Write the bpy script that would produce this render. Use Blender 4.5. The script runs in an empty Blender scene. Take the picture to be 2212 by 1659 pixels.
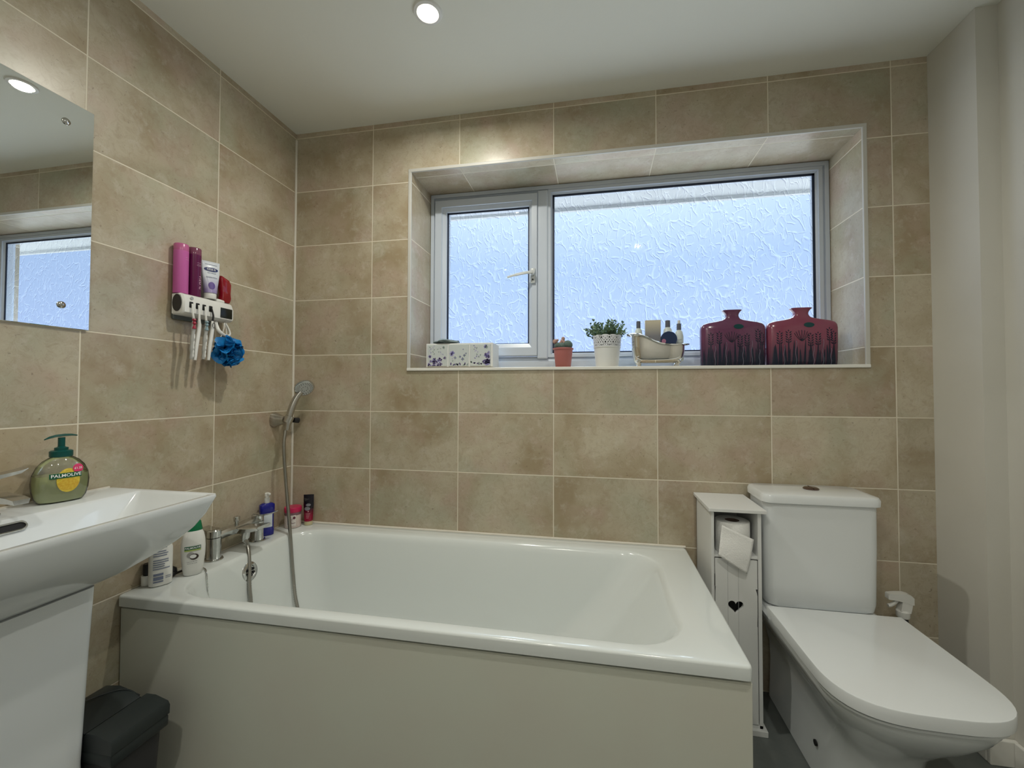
import bpy, bmesh, math, random
from mathutils import Vector, Matrix, Euler
R = math.radians
S = bpy.context.scene
COL = S.collection

# ------------------------------------------------------------ camera
CAM = Vector((1.3693, -1.6836, 1.0986)); ROT = Euler((1.59332, -0.00219, 0.18290), 'XYZ'); FPX = 897.19
cd = bpy.data.cameras.new('camera'); co = bpy.data.objects.new('camera', cd); COL.objects.link(co)
co.location = CAM; co.rotation_euler = ROT
cd.sensor_fit = 'HORIZONTAL'; cd.sensor_width = 36; cd.lens = FPX * 36 / 2212
cd.shift_x = -16.9 / 2212; cd.shift_y = -4.99 / 2212; cd.clip_start = 0.02
S.camera = co
S.view_settings.view_transform = 'Standard'; S.view_settings.look = 'None'
S.view_settings.gamma = 1; S.view_settings.exposure = 0.5; S.view_settings.use_curve_mapping = False

# ------------------------------------------------------------ sky (overcast, brighter overhead)
W = bpy.data.worlds.new('overcast_sky'); S.world = W; W.use_nodes = True
nt = W.node_tree; nt.nodes.clear()
def N(t, typ, **kw):
    n = t.nodes.new(typ)
    for k, v in kw.items(): setattr(n, k, v)
    return n
tc = N(nt, 'ShaderNodeTexCoord'); sp = N(nt, 'ShaderNodeSeparateXYZ'); nt.links.new(tc.outputs['Generated'], sp.inputs[0])
rp = N(nt, 'ShaderNodeValToRGB'); nt.links.new(sp.outputs['Z'], rp.inputs[0])
rp.color_ramp.interpolation = 'LINEAR'
e = rp.color_ramp.elements
e[0].position = 0.0; e[0].color = (1.45, 1.55, 1.62, 1)  # below the horizon: unseen ground glow, raised to light the ceiling
e[1].position = 0.02; e[1].color = (0.40, 0.52, 0.84, 1)
q = e.new(0.28); q.color = (0.41, 0.57, 0.86, 1)
q = e.new(0.5); q.color = (0.80, 0.98, 1.16, 1)
bg = N(nt, 'ShaderNodeBackground'); bg.inputs[1].default_value = 1.0
mu = N(nt, 'ShaderNodeMath', operation='MULTIPLY_ADD'); mu.inputs[1].default_value = 26.0; mu.inputs[2].default_value = 1.0  # sky above the visible band boosted to strengthen light through the window
mx = N(nt, 'ShaderNodeMath', operation='SUBTRACT'); mx.inputs[1].default_value = 0.40; mx.use_clamp = True
nt.links.new(sp.outputs['Z'], mx.inputs[0]); nt.links.new(mx.outputs[0], mu.inputs[0]); nt.links.new(mu.outputs[0], bg.inputs[1])
nt.links.new(rp.outputs[0], bg.inputs[0])
wo = N(nt, 'ShaderNodeOutputWorld'); nt.links.new(bg.outputs[0], wo.inputs[0])

# ------------------------------------------------------------ lamps: downlights in the ceiling; the last is unseen, added for frontal light
LAMPS = [(0.850, -0.480), (1.70, -1.30), (1.05, -1.95)]
LAMP_W = (5.2, 4.6, 4.4)
CEIL = 2.288

# ============================================================ helpers
def mat(name, col, rough=0.5, metal=0.0, spec=0.5, trans=0.0, ior=1.45, coat=0.0, noise=None, alpha=1.0, sss=0.0, bump=None):
    m = bpy.data.materials.new(name); m.use_nodes = True
    t = m.node_tree; b = t.nodes['Principled BSDF']
    b.inputs['Base Color'].default_value = (*col, 1); b.inputs['Roughness'].default_value = rough
    b.inputs['Metallic'].default_value = metal; b.inputs['Specular IOR Level'].default_value = spec
    b.inputs['Transmission Weight'].default_value = trans; b.inputs['IOR'].default_value = ior
    b.inputs['Coat Weight'].default_value = coat; b.inputs['Alpha'].default_value = alpha
    if sss: b.inputs['Subsurface Weight'].default_value = sss; b.inputs['Subsurface Scale'].default_value = 0.01
    if noise or bump:
        g = N(t, 'ShaderNodeNewGeometry')
    if noise:
        sc, amt, c2 = noise
        n = N(t, 'ShaderNodeTexNoise'); n.inputs['Scale'].default_value = sc; n.inputs['Detail'].default_value = 5
        t.links.new(g.outputs['Position'], n.inputs['Vector'])
        mp = N(t, 'ShaderNodeMapRange'); mp.inputs[1].default_value = .35; mp.inputs[2].default_value = .7; mp.inputs[4].default_value = amt
        t.links.new(n.outputs['Fac'], mp.inputs[0])
        mi = N(t, 'ShaderNodeMix', data_type='RGBA'); mi.inputs['A'].default_value = (*col, 1); mi.inputs['B'].default_value = (*c2, 1)
        t.links.new(mp.outputs[0], mi.inputs['Factor']); t.links.new(mi.outputs['Result'], b.inputs['Base Color'])
    if bump:
        sc, st = bump
        n = N(t, 'ShaderNodeTexNoise'); n.inputs['Scale'].default_value = sc; n.inputs['Detail'].default_value = 4
        t.links.new(g.outputs['Position'], n.inputs['Vector'])
        bp = N(t, 'ShaderNodeBump'); bp.inputs['Strength'].default_value = st; bp.inputs['Distance'].default_value = .002
        t.links.new(n.outputs['Fac'], bp.inputs['Height']); t.links.new(bp.outputs[0], b.inputs['Normal'])
    return m

def newob(name, bm, m, parent=None, smooth=True, loc=(0, 0, 0), rot=(0, 0, 0), sharp=40):
    me = bpy.data.meshes.new(name)
    bmesh.ops.recalc_face_normals(bm, faces=bm.faces)
    bm.to_mesh(me); bm.free()
    for mm in (m if isinstance(m, (list, tuple)) else [m]): me.materials.append(mm)
    if smooth:
        me.shade_smooth()
        try: me.set_sharp_from_angle(angle=R(sharp))
        except Exception: pass
    o = bpy.data.objects.new(name, me); COL.objects.link(o)
    o.location = loc; o.rotation_euler = rot
    if parent is not None: o.parent = parent
    return o
def tag(o, label, cat, group=None, kind=None):
    if label: o['label'] = label
    if cat: o['category'] = cat
    if group: o['group'] = group
    if kind: o['kind'] = kind
    return o
def thing(name, label, cat, loc=(0, 0, 0), rot=(0, 0, 0), group=None):
    o = bpy.data.objects.new(name, None); COL.objects.link(o); o.empty_display_size = .05
    o.location = loc; o.rotation_euler = rot
    return tag(o, label, cat, group)
def struct(name, bm, m, parent=None, smooth=False):
    o = newob(name, bm, m, parent, smooth)
    if parent is None: o['kind'] = 'structure'
    return o
def clone(root, loc, rot=None):
    r = root.copy(); COL.objects.link(r); r.location = loc
    if rot: r.rotation_euler = rot
    for ch in list(root.children):
        c = ch.copy(); COL.objects.link(c); c.parent = r
        for g in list(ch.children):
            d = g.copy(); COL.objects.link(d); d.parent = c
    return r

def B(): return bmesh.new()
def box(bm, x0, x1, y0, y1, z0, z1, bev=0, seg=2, mi=0, M=None):
    t = bmesh.new()
    bmesh.ops.create_cube(t, size=1)
    for v in t.verts: v.co = Vector(((x0 + x1) / 2 + v.co.x * (x1 - x0), (y0 + y1) / 2 + v.co.y * (y1 - y0), (z0 + z1) / 2 + v.co.z * (z1 - z0)))
    if bev: bmesh.ops.bevel(t, geom=t.edges[:], offset=bev, segments=seg, affect='EDGES', profile=.5)
    return merge(bm, t, mi, M)
def merge(bm, t, mi=0, M=None):
    if M is not None: bmesh.ops.transform(t, matrix=M, verts=t.verts)
    mp = {}
    for v in t.verts: mp[v] = bm.verts.new(v.co)
    for f in t.faces:
        try: nf = bm.faces.new([mp[v] for v in f.verts]); nf.material_index = mi
        except ValueError: pass
    t.free(); return bm
def rings(bm, rs, closed=True, cap0=False, cap1=False, mi=0):
    V = [[bm.verts.new(p) for p in r] for r in rs]
    n = len(V[0])
    for a, b in zip(V, V[1:]):
        for i in range(n if closed else n - 1):
            j = (i + 1) % n
            try: f = bm.faces.new((a[i], a[j], b[j], b[i])); f.material_index = mi
            except ValueError: pass
    if cap0: f = bm.faces.new(V[0]); f.material_index = mi
    if cap1: f = bm.faces.new(list(reversed(V[-1]))); f.material_index = mi
    return V
def lathe(bm, prof, seg=32, c=(0, 0, 0), mi=0, M=None, sx=1, sy=1, cap=True):
    t = bmesh.new()
    rs = [[(c[0] + max(r, 1e-5) * math.cos(2 * math.pi * i / seg) * sx, c[1] + max(r, 1e-5) * math.sin(2 * math.pi * i / seg) * sy, c[2] + z) for i in range(seg)] for r, z in prof]
    rings(t, rs, cap0=cap, cap1=cap)
    return merge(bm, t, mi, M)
def tube(bm, pts, rad, seg=12, mi=0, cap=True, flat=1.0):
    pts = [Vector(p) for p in pts]
    rads = rad if isinstance(rad, (list, tuple)) else [rad] * len(pts)
    up = None; rs = []
    for i, p in enumerate(pts):
        a = pts[max(i - 1, 0)]; b = pts[min(i + 1, len(pts) - 1)]
        d = (b - a).normalized()
        if up is None:
            up = d.orthogonal().normalized()
        else:
            up = (up - d * up.dot(d)).normalized()
        s = d.cross(up)
        rs.append([p + (up * math.cos(2 * math.pi * k / seg) + s * math.sin(2 * math.pi * k / seg) * flat) * rads[i] for k in range(seg)])
    rings(bm, rs, cap0=cap, cap1=cap, mi=mi)
    return bm
def rrect(x0, x1, y0, y1, r, z, n=6, m=4):
    r = min(r, (x1 - x0) / 2 - 1e-4, (y1 - y0) / 2 - 1e-4)
    out = []
    cs = [(x1 - r, y0 + r, -90), (x1 - r, y1 - r, 0), (x0 + r, y1 - r, 90), (x0 + r, y0 + r, 180)]
    for k, (cx, cy, a0) in enumerate(cs):
        arc = [(cx + r * math.cos(R(a0 + 90 * i / n)), cy + r * math.sin(R(a0 + 90 * i / n)), z) for i in range(n + 1)]
        out += arc
        nx = cs[(k + 1) % 4]
        q0 = arc[-1]; q1 = (nx[0] + r * math.cos(R(nx[2])), nx[1] + r * math.sin(R(nx[2])), z)
        for i in range(1, m + 1):
            f = i / (m + 1); out.append((q0[0] + (q1[0] - q0[0]) * f, q0[1] + (q1[1] - q0[1]) * f, z))
    return out
def catmull(P, n=8):
    P = [Vector(p) for p in P]; Q = [P[0] * 2 - P[1]] + P + [P[-1] * 2 - P[-2]]; out = []
    for i in range(1, len(Q) - 2):
        a, b, c, d = Q[i - 1:i + 3]
        for k in range(n):
            t = k / n
            out.append(.5 * ((2 * b) + (c - a) * t + (2 * a - 5 * b + 4 * c - d) * t * t + (3 * b - a - 3 * c + d) * t ** 3))
    out.append(P[-1]); return out
def text_bm(s, size, f=None, ext=0.0, bold=0.0):
    """letters as a mesh in x (along) and z (up), centred; f maps (u, v) to a point"""
    cu = bpy.data.curves.new('t', 'FONT'); cu.body = s; cu.size = size; cu.align_x = 'CENTER'; cu.align_y = 'CENTER'; cu.resolution_u = 3; cu.offset = bold
    o = bpy.data.objects.new('t', cu); COL.objects.link(o)
    me = bpy.data.meshes.new_from_object(o)
    bm = bmesh.new(); bm.from_mesh(me)
    bpy.data.objects.remove(o); bpy.data.curves.remove(cu); bpy.data.meshes.remove(me)
    for v in bm.verts:
        v.co = f(v.co.x, v.co.y) if f else Vector((v.co.x, 0, v.co.y))
    return bm

# ============================================================ materials
def tile_mat(name, ua, va, u0, v0, tone=1.0):
    m = bpy.data.materials.new(name); m.use_nodes = True; t = m.node_tree; b = t.nodes['Principled BSDF']; L = t.links.new
    g = N(t, 'ShaderNodeNewGeometry'); sp = N(t, 'ShaderNodeSeparateXYZ'); L(g.outputs['Position'], sp.inputs[0])
    def mth(op, a, b_=None, c=None, clamp=False):
        n = N(t, 'ShaderNodeMath', operation=op); n.use_clamp = clamp
        for i, x in enumerate((a, b_, c)):
            if x is None: continue
            if isinstance(x, (int, float)): n.inputs[i].default_value = x
            else: L(x, n.inputs[i])
        return n.outputs[0]
    u = mth('DIVIDE', mth('SUBTRACT', sp.outputs[ua], u0), .404)
    v = mth('DIVIDE', mth('SUBTRACT', sp.outputs[va], v0), .2515)
    def edge(x, w):
        f = mth('FRACT', x); return mth('MULTIPLY', mth('MINIMUM', f, mth('SUBTRACT', 1.0, f)), w)
    d = mth('MINIMUM', edge(u, .404), edge(v, .2515))
    mr = N(t, 'ShaderNodeMapRange'); mr.interpolation_type = 'SMOOTHSTEP'; L(d, mr.inputs[0]); mr.inputs[1].default_value = .0012; mr.inputs[2].default_value = .0024
    mask = mr.outputs[0]
    cb = N(t, 'ShaderNodeCombineXYZ'); L(mth('FLOOR', u), cb.inputs[0]); L(mth('FLOOR', v), cb.inputs[1])
    wn = N(t, 'ShaderNodeTexWhiteNoise'); wn.noise_dimensions = '3D'; L(cb.outputs[0], wn.inputs['Vector'])
    off = N(t, 'ShaderNodeVectorMath', operation='SCALE'); L(wn.outputs['Color'], off.inputs[0]); off.inputs['Scale'].default_value = 7.0
    ad = N(t, 'ShaderNodeVectorMath', operation='ADD'); L(g.outputs['Position'], ad.inputs[0]); L(off.outputs[0], ad.inputs[1])
    def noise(sc, det, rough=.55, dist=0):
        n = N(t, 'ShaderNodeTexNoise'); n.inputs['Scale'].default_value = sc; n.inputs['Detail'].default_value = det
        n.inputs['Roughness'].default_value = rough; n.inputs['Distortion'].default_value = dist; L(ad.outputs[0], n.inputs['Vector']); return n.outputs['Fac']
    def mixc(fac, A, Bc):
        n = N(t, 'ShaderNodeMix', data_type='RGBA')
        for k, x in (('A', A), ('B', Bc)):
            if isinstance(x, tuple): n.inputs[k].default_value = (*x, 1)
            else: L(x, n.inputs[k])
        L(fac, n.inputs['Factor']); return n.outputs['Result']
    def rng(x, a, b_, c=0., d_=1.):
        n = N(t, 'ShaderNodeMapRange'); L(x, n.inputs[0]); n.inputs[1].default_value = a; n.inputs[2].default_value = b_; n.inputs[3].default_value = c; n.inputs[4].default_value = d_; return n.outputs[0]
    A = (.545 * tone, .487 * tone, .368 * tone); Bq = (.375 * tone, .300 * tone, .192 * tone); Cq = (.50 * tone, .385 * tone, .305 * tone); Dq = (.42 * tone, .43 * tone, .315 * tone)
    c = mixc(rng(noise(3.2, 3, .6, .4), .40, .66), A, Bq)
    c = mixc(rng(noise(5.3, 2, .5, .6), .50, .66, 0, .65), c, Cq)
    c = mixc(rng(noise(4.1, 2, .5, .2), .52, .70, 0, .6), c, Dq)
    c = mixc(rng(noise(34, 6, .8, 1.2), .47, .74, 0, .62), c, (.34 * tone, .25 * tone, .16 * tone))
    c = mixc(rng(noise(22, 5, .75, .3), .53, .74, 0, .5), c, (.64 * tone, .60 * tone, .52 * tone))
    c = mixc(rng(noise(95, 3, .6), .66, .74, 0, .55), c, (.15, .10, .07))
    n = N(t, 'ShaderNodeMix', data_type='RGBA', blend_type='MULTIPLY'); n.inputs['Factor'].default_value = 1
    vv = rng(wn.outputs['Value'], 0, 1, .90, 1.06); cc = N(t, 'ShaderNodeCombineXYZ')
    for i in range(3): L(vv, cc.inputs[i])
    L(c, n.inputs['A']); L(cc.outputs[0], n.inputs['B'])
    col = mixc(mask, (.76, .70, .57), n.outputs['Result'])
    L(col, b.inputs['Base Color'])
    L(rng(mask, 0, 1, .8, .30), b.inputs['Roughness'])
    bp = N(t, 'ShaderNodeBump'); bp.inputs['Strength'].default_value = .5; bp.inputs['Distance'].default_value = .0015
    hh = mth('ADD', mask, mth('MULTIPLY', noise(28, 5, .6), .18)); L(hh, bp.inputs['Height']); L(bp.outputs[0], b.inputs['Normal'])
    return m
ZR = 2.014
T_xz = tile_mat('tile_back', 0, 2, .389, ZR); T_yz = tile_mat('tile_side', 1, 2, -.397, ZR); T_xy = tile_mat('tile_soffit', 0, 1, .389, .30)
T_rev = tile_mat('tile_reveal', 1, 2, .35, ZR)
M_ceil = mat('ceiling_paint', (.84, .85, .78), .75, noise=(2.5, .3, (.80, .80, .73)), bump=(60, .15))
M_wall = mat('wall_paint', (.66, .645, .59), .6, noise=(3, .5, (.58, .565, .50)), bump=(14, .5))
M_floor = mat('floor_vinyl', (.13, .145, .14), .42, noise=(30, .6, (.17, .18, .17)))
M_white = mat('acrylic_white', (.74, .78, .77), .14, coat=.3)
M_ceram = mat('ceramic_white', (.76, .79, .80), .10, coat=.4)
M_panel = mat('panel_cream', (.70, .72, .63), .42, noise=(4, .5, (.68, .65, .57)))
M_upvc = mat('upvc_white_shaded', (.56, .62, .71), .28)  # white frame; its backlit shade is put into this darker, bluer colour
M_upvc2 = mat('upvc_gasket', (.01, .02, .05), .5)
M_trim = mat('trim_strip', (.55, .54, .50), .4)
M_trimw = mat('trim_white', (.80, .79, .74), .35)
M_grout = mat('sealant', (.72, .68, .60), .5)
M_chrome = mat('chrome', (.60, .61, .60), .12, metal=1, noise=(90, .5, (.45, .45, .43)))
M_steel = mat('brushed_steel', (.50, .49, .46), .25, metal=1)
M_silver = mat('silver_polished', (.82, .81, .78), .06, metal=1)
M_dark = mat('dark_hole', (.006, .006, .007), .6)
M_black = mat('black_plastic', (.012, .012, .014), .35)
M_binl = mat('bin_lid_grey', (.022, .028, .029), .38)
M_binb = mat('bin_body_grey', (.035, .035, .038), .5)
M_wood = mat('painted_board', (.74, .75, .74), .45)
M_paper = mat('tissue_paper', (.84, .84, .82), .9, bump=(260, .8))
M_card = mat('cardboard_core', (.16, .11, .09), .9)
M_green = mat('pump_green', (.0, .075, .065), .3)
M_grnlab = mat('label_green', (.0, .10, .045), .4)
M_lime = mat('label_lime', (.42, .52, .15), .4)
M_text = mat('text_white', (.85, .86, .85), .5)
M_textg = mat('text_grey', (.16, .17, .20), .5)
M_plw = mat('plastic_white', (.78, .78, .75), .3)

def glassy(name, col, rough=.03, mixf=.12, spec=None):
    """clear plastic or glass that lets light straight through: mostly tinted transparent, some gloss"""
    m = bpy.data.materials.new(name); m.use_nodes = True; t = m.node_tree; t.nodes.clear(); L = t.links.new
    tr = N(t, 'ShaderNodeBsdfTransparent'); tr.inputs[0].default_value = (*col, 1)
    gl = N(t, 'ShaderNodeBsdfGlossy'); gl.inputs['Roughness'].default_value = rough
    fr = N(t, 'ShaderNodeFresnel'); fr.inputs[0].default_value = 1.45
    ad = N(t, 'ShaderNodeMath', operation='MULTIPLY_ADD'); ad.inputs[1].default_value = 1.0; ad.inputs[2].default_value = mixf; ad.use_clamp = True
    L(fr.outputs[0], ad.inputs[0])
    mx = N(t, 'ShaderNodeMixShader'); L(ad.outputs[0], mx.inputs[0]); L(tr.outputs[0], mx.inputs[1]); L(gl.outputs[0], mx.inputs[2])
    o = N(t, 'ShaderNodeOutputMaterial'); L(mx.outputs[0], o.inputs[0]); return m

def patterned_glass():
    m = bpy.data.materials.new('patterned_glass'); m.use_nodes = True; t = m.node_tree; t.nodes.clear(); L = t.links.new
    g = N(t, 'ShaderNodeNewGeometry')
    def mth(op, a, b_=None, clamp=False):
        n = N(t, 'ShaderNodeMath', operation=op); n.use_clamp = clamp
        for i, x in enumerate((a, b_)):
            if x is None: continue
            if isinstance(x, (int, float)): n.inputs[i].default_value = x
            else: L(x, n.inputs[i])
        return n.outputs[0]
    def rng(x, a, b_, c=0., d_=1., sm=False):
        n = N(t, 'ShaderNodeMapRange'); L(x, n.inputs[0]); n.inputs[1].default_value = a; n.inputs[2].default_value = b_; n.inputs[3].default_value = c; n.inputs[4].default_value = d_
        if sm: n.interpolation_type = 'SMOOTHSTEP'
        return n.outputs[0]
    def height(off):
        a = N(t, 'ShaderNodeVectorMath', operation='ADD'); L(g.outputs['Position'], a.inputs[0]); a.inputs[1].default_value = off
        nz = N(t, 'ShaderNodeTexNoise'); nz.inputs['Scale'].default_value = 16; nz.inputs['Detail'].default_value = 1; L(a.outputs[0], nz.inputs['Vector'])
        s = N(t, 'ShaderNodeVectorMath', operation='SCALE'); L(nz.outputs['Color'], s.inputs[0]); s.inputs['Scale'].default_value = .055
        w = N(t, 'ShaderNodeVectorMath', operation='ADD'); L(a.outputs[0], w.inputs[0]); L(s.outputs[0], w.inputs[1])
        out = None
        for (sc, st, rot, wid, amp) in ((14, 1.9, .5, .075, 1.0), (19, 2.3, -.6, .075, .8)):
            mp = N(t, 'ShaderNodeMapping'); mp.inputs['Rotation'].default_value = (0, rot, 0); mp.inputs['Scale'].default_value = (st, 0.0, 1.0); L(w.outputs[0], mp.inputs[0])
            v = N(t, 'ShaderNodeTexVoronoi'); v.feature = 'DISTANCE_TO_EDGE'; v.inputs['Scale'].default_value = sc; L(mp.outputs[0], v.inputs['Vector'])
            n2 = N(t, 'ShaderNodeTexNoise'); n2.inputs['Scale'].default_value = 24; n2.inputs['Detail'].default_value = 0; L(mp.outputs[0], n2.inputs['Vector'])
            r = rng(v.outputs['Distance'], 0.0, wid, 1, 0, True)
            r = mth('MULTIPLY', mth('MULTIPLY', r, rng(n2.outputs['Fac'], .42, .60)), amp)
            out = r if out is None else mth('MAXIMUM', out, r)
        return out
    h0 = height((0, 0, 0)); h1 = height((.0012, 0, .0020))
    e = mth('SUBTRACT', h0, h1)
    fac = mth('ADD', .80, mth('MULTIPLY', e, .62)); fac = mth('MINIMUM', mth('MAXIMUM', fac, .45), 1.0)  # imitates refraction: light and dark line edges painted into the transmission tint
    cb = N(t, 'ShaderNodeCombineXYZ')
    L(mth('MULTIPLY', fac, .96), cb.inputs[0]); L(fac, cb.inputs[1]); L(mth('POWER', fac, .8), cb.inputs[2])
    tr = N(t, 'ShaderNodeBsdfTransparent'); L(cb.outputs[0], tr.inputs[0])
    bp = N(t, 'ShaderNodeBump'); bp.inputs['Strength'].default_value = 1; bp.inputs['Distance'].default_value = .005; L(h0, bp.inputs['Height'])
    gl = N(t, 'ShaderNodeBsdfGlossy'); gl.inputs['Roughness'].default_value = .03; L(bp.outputs[0], gl.inputs['Normal'])
    tl = N(t, 'ShaderNodeBsdfTranslucent'); tl.inputs[0].default_value = (.85, .92, 1, 1)
    m1 = N(t, 'ShaderNodeMixShader'); m1.inputs[0].default_value = .03; L(tr.outputs[0], m1.inputs[1]); L(gl.outputs[0], m1.inputs[2])
    m2 = N(t, 'ShaderNodeMixShader'); L(rng(h0, 0, 1, .05, .14), m2.inputs[0]); L(m1.outputs[0], m2.inputs[1]); L(tl.outputs[0], m2.inputs[2])
    o = N(t, 'ShaderNodeOutputMaterial'); L(m2.outputs[0], o.inputs[0]); return m
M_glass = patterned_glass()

# ============================================================ room shell
XR = 2.522; XO = 2.58; YB = -0.19; YF = -2.25; DW = .215
OX0, OX1, OZ0, OZ1 = .573, 2.316, 1.196, 2.056
def quad(bm, pts, mi=0):
    f = bm.faces.new([bm.verts.new(p) for p in pts]); f.material_index = mi
# back wall: tiled face with a deep opening, tiled reveals, outer leaf
bm = B()
def wallbox(x0, x1, z0, z1): 
    quad(bm, [(x0, 0, z0), (x1, 0, z0), (x1, 0, z1), (x0, 0, z1)], 0)
    quad(bm, [(x0, .32, z0), (x1, .32, z0), (x1, .32, z1), (x0, .32, z1)], 3)
for a in ((0, OX0, 0, CEIL), (OX1, XR, 0, CEIL), (OX0, OX1, 0, OZ0), (OX0, OX1, OZ1, CEIL)): wallbox(*a)
D2 = .32
quad(bm, [(OX0, 0, OZ0), (OX0, D2, OZ0), (OX0, D2, OZ1), (OX0, 0, OZ1)], 1)
quad(bm, [(OX1, 0, OZ0), (OX1, D2, OZ0), (OX1, D2, OZ1), (OX1, 0, OZ1)], 1)
quad(bm, [(OX0, 0, OZ1), (OX1, 0, OZ1), (OX1, D2, OZ1), (OX0, D2, OZ1)], 2)
quad(bm, [(OX0, 0, OZ0), (OX1, 0, OZ0), (OX1, D2, OZ0), (OX0, D2, OZ0)], 2)
for a in ([(0, 0), (0, .32)], [(XR, 0), (XR, .32)]):
    quad(bm, [(a[0][0], a[0][1], 0), (a[1][0], a[1][1], 0), (a[1][0], a[1][1], CEIL), (a[0][0], a[0][1], CEIL)], 3)
struct('wall_back', bm, [T_xz, T_rev, T_xy, M_wall])
bm = B(); box(bm, -.12, 0, YF, .32, 0, CEIL)
struct('wall_left', bm, T_yz)
bm = B(); box(bm, XR, XR + .25, YB, .32, 0, CEIL); box(bm, XO, XO + .19, YF, YB, 0, CEIL)
struct('wall_right', bm, M_wall)
bm = B(); box(bm, -.12, XO + .19, YF - .1, YF, 0, CEIL)
struct('wall_front', bm, M_wall)
bm = B(); box(bm, -.12, XO + .19, YF - .1, .32, -.1, 0)
struct('floor', bm, M_floor)
bm = B(); box(bm, -.12, XO + .25, YF - .1, .32, CEIL, CEIL + .12)
struct('ceiling', bm, M_ceil)
# tile trims round the opening
def trimbar(name, *a, m=M_trim):
    bm = B(); box(bm, *a, bev=.002); return struct(name, bm, m)
tw = .013
trimbar('trim_1', OX0 - tw, OX0 + .001, -.005, .004, OZ0 - .010, OZ1 + tw)
trimbar('trim_2', OX1 - .001, OX1 + tw, -.005, .004, OZ0 - .010, OZ1 + tw)
trimbar('trim_3', OX0 - tw, OX1 + tw, -.0055, .004, OZ1 - .001, OZ1 + tw)
trimbar('trim_4', OX0 - tw, OX1 + tw, -.007, .004, OZ0 - .011, OZ0 + .001, m=M_trimw)
bm = B(); tube(bm, [(.003, -.003, .50), (.003, -.003, CEIL - .03)], .005, 8); struct('trim_5', bm, M_grout)
bm = B(); tube(bm, [(.0, -.003, .507), (1.70, -.003, .507)], .005, 8); struct('trim_6', bm, M_grout)
bm = B(); box(bm, XR - .014, XR - .001, YB - .0, -.002, 0, .075, bev=.003); box(bm, XR - .014, XO, YB - .014, YB - .001, 0, .075, bev=.003); box(bm, XO - .014, XO - .001, YF, YB - .014, 0, .075, bev=.003)
struct('baseboard_right', bm, M_trimw)
# eaves overhang outside, above the window
bm = B(); box(bm, -1.0, 4.2, .34, .73, 2.17, 2.26); box(bm, -1.0, 4.2, .73, .75, 2.150, 2.34)
struct('trim_7', bm, mat('eaves_board', (.50, .52, .53), .6))

# ============================================================ window
WF = DW  # front plane of frame
w = bpy.data.objects.new('window_1', None); COL.objects.link(w); w['kind'] = 'structure'
def bar(bm, x0, x1, z0, z1, y0, y1, bev=.004): box(bm, x0, x1, y0, y1, z0, z1, bev=bev, seg=2)
def frame_ring(bm, x0, x1, z0, z1, wl, wr, wb, wt, y0, y1, bev=.004):
    """mitred frame with a slightly stepped face"""
    outer = [(x0, z0), (x1, z0), (x1, z1), (x0, z1)]
    inner = [(x0 + wl, z0 + wb), (x1 - wr, z0 + wb), (x1 - wr, z1 - wt), (x0 + wl, z1 - wt)]
    def lerp(f, y): return [(o[0] + (i[0] - o[0]) * f, y, o[1] + (i[1] - o[1]) * f) for o, i in zip(outer, inner)]
    rs = [lerp(0, y1), lerp(0, y0 + .002), lerp(.04, y0), lerp(.62, y0), lerp(.65, y0 + .007), lerp(.69, y0 + .007), lerp(.97, y0 + .015), lerp(1, y0 + .018), lerp(1, y1)]
    rings(bm, rs + [rs[0]])
FX0, FX1, FZ0, FZ1 = OX0 + .001, OX1 - .001, OZ0 + .001, OZ1 - .001
MX0, MX1 = 1.099, 1.149       # mullion
bm = B()
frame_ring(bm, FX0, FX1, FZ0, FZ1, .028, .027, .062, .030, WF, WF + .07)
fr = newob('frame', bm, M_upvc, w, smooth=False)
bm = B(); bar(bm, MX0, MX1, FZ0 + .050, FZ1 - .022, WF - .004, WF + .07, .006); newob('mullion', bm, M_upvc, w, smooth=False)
# left opening sash
SX0, SX1, SZ0, SZ1 = .599, 1.100, 1.262, 2.020
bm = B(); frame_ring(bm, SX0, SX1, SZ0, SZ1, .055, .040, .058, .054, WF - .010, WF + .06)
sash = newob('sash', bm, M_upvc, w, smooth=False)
# right fixed light bead
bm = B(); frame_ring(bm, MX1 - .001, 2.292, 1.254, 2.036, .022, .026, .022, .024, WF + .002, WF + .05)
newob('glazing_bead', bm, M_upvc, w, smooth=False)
def gasket(x0, x1, z0, z1, y, wd):
    bm = B()
    bar(bm, x0, x0 + wd, z0, z1, y, y + .004, 0); bar(bm, x1 - wd, x1, z0, z1, y, y + .004, 0)
    bar(bm, x0, x1, z0, z0 + wd * .7, y, y + .004, 0); bar(bm, x0, x1, z1 - wd, z1, y, y + .004, 0)
    return newob('gasket', bm, M_upvc2, w, smooth=False)
gasket(.651, 1.063, 1.317, 1.969, WF + .016, .0100); gasket(1.168, 2.268, 1.273, 2.014, WF + .016, .0095)
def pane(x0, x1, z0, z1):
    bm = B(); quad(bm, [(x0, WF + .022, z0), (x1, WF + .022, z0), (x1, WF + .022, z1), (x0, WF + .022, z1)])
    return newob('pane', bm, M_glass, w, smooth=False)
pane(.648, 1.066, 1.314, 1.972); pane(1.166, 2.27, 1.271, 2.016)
# espagnolette handle on the sash
hy = WF - .012
bm = B()
box(bm, 1.070, 1.092, hy - .008, hy, 1.595, 1.665, bev=.003)
tube(bm, [(1.081, hy - .004, 1.640), (1.081, hy - .028, 1.640)], .010, 14)
tube(bm, catmull([(1.081, hy - .028, 1.641), (1.05, hy - .034, 1.637), (1.0, hy - .036, 1.628), (.968, hy - .036, 1.620)], 6), [.0095] * 12 + [.0075] * 7, 12, flat=.6)
hd = newob('handle', bm, mat('handle_white', (.55, .58, .58), .3), w)
bm = B(); tube(bm, [(1.081, hy - .009, 1.612), (1.081, hy - .007, 1.612)], .004, 10); newob('keyhole', bm, M_dark, hd)

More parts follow.
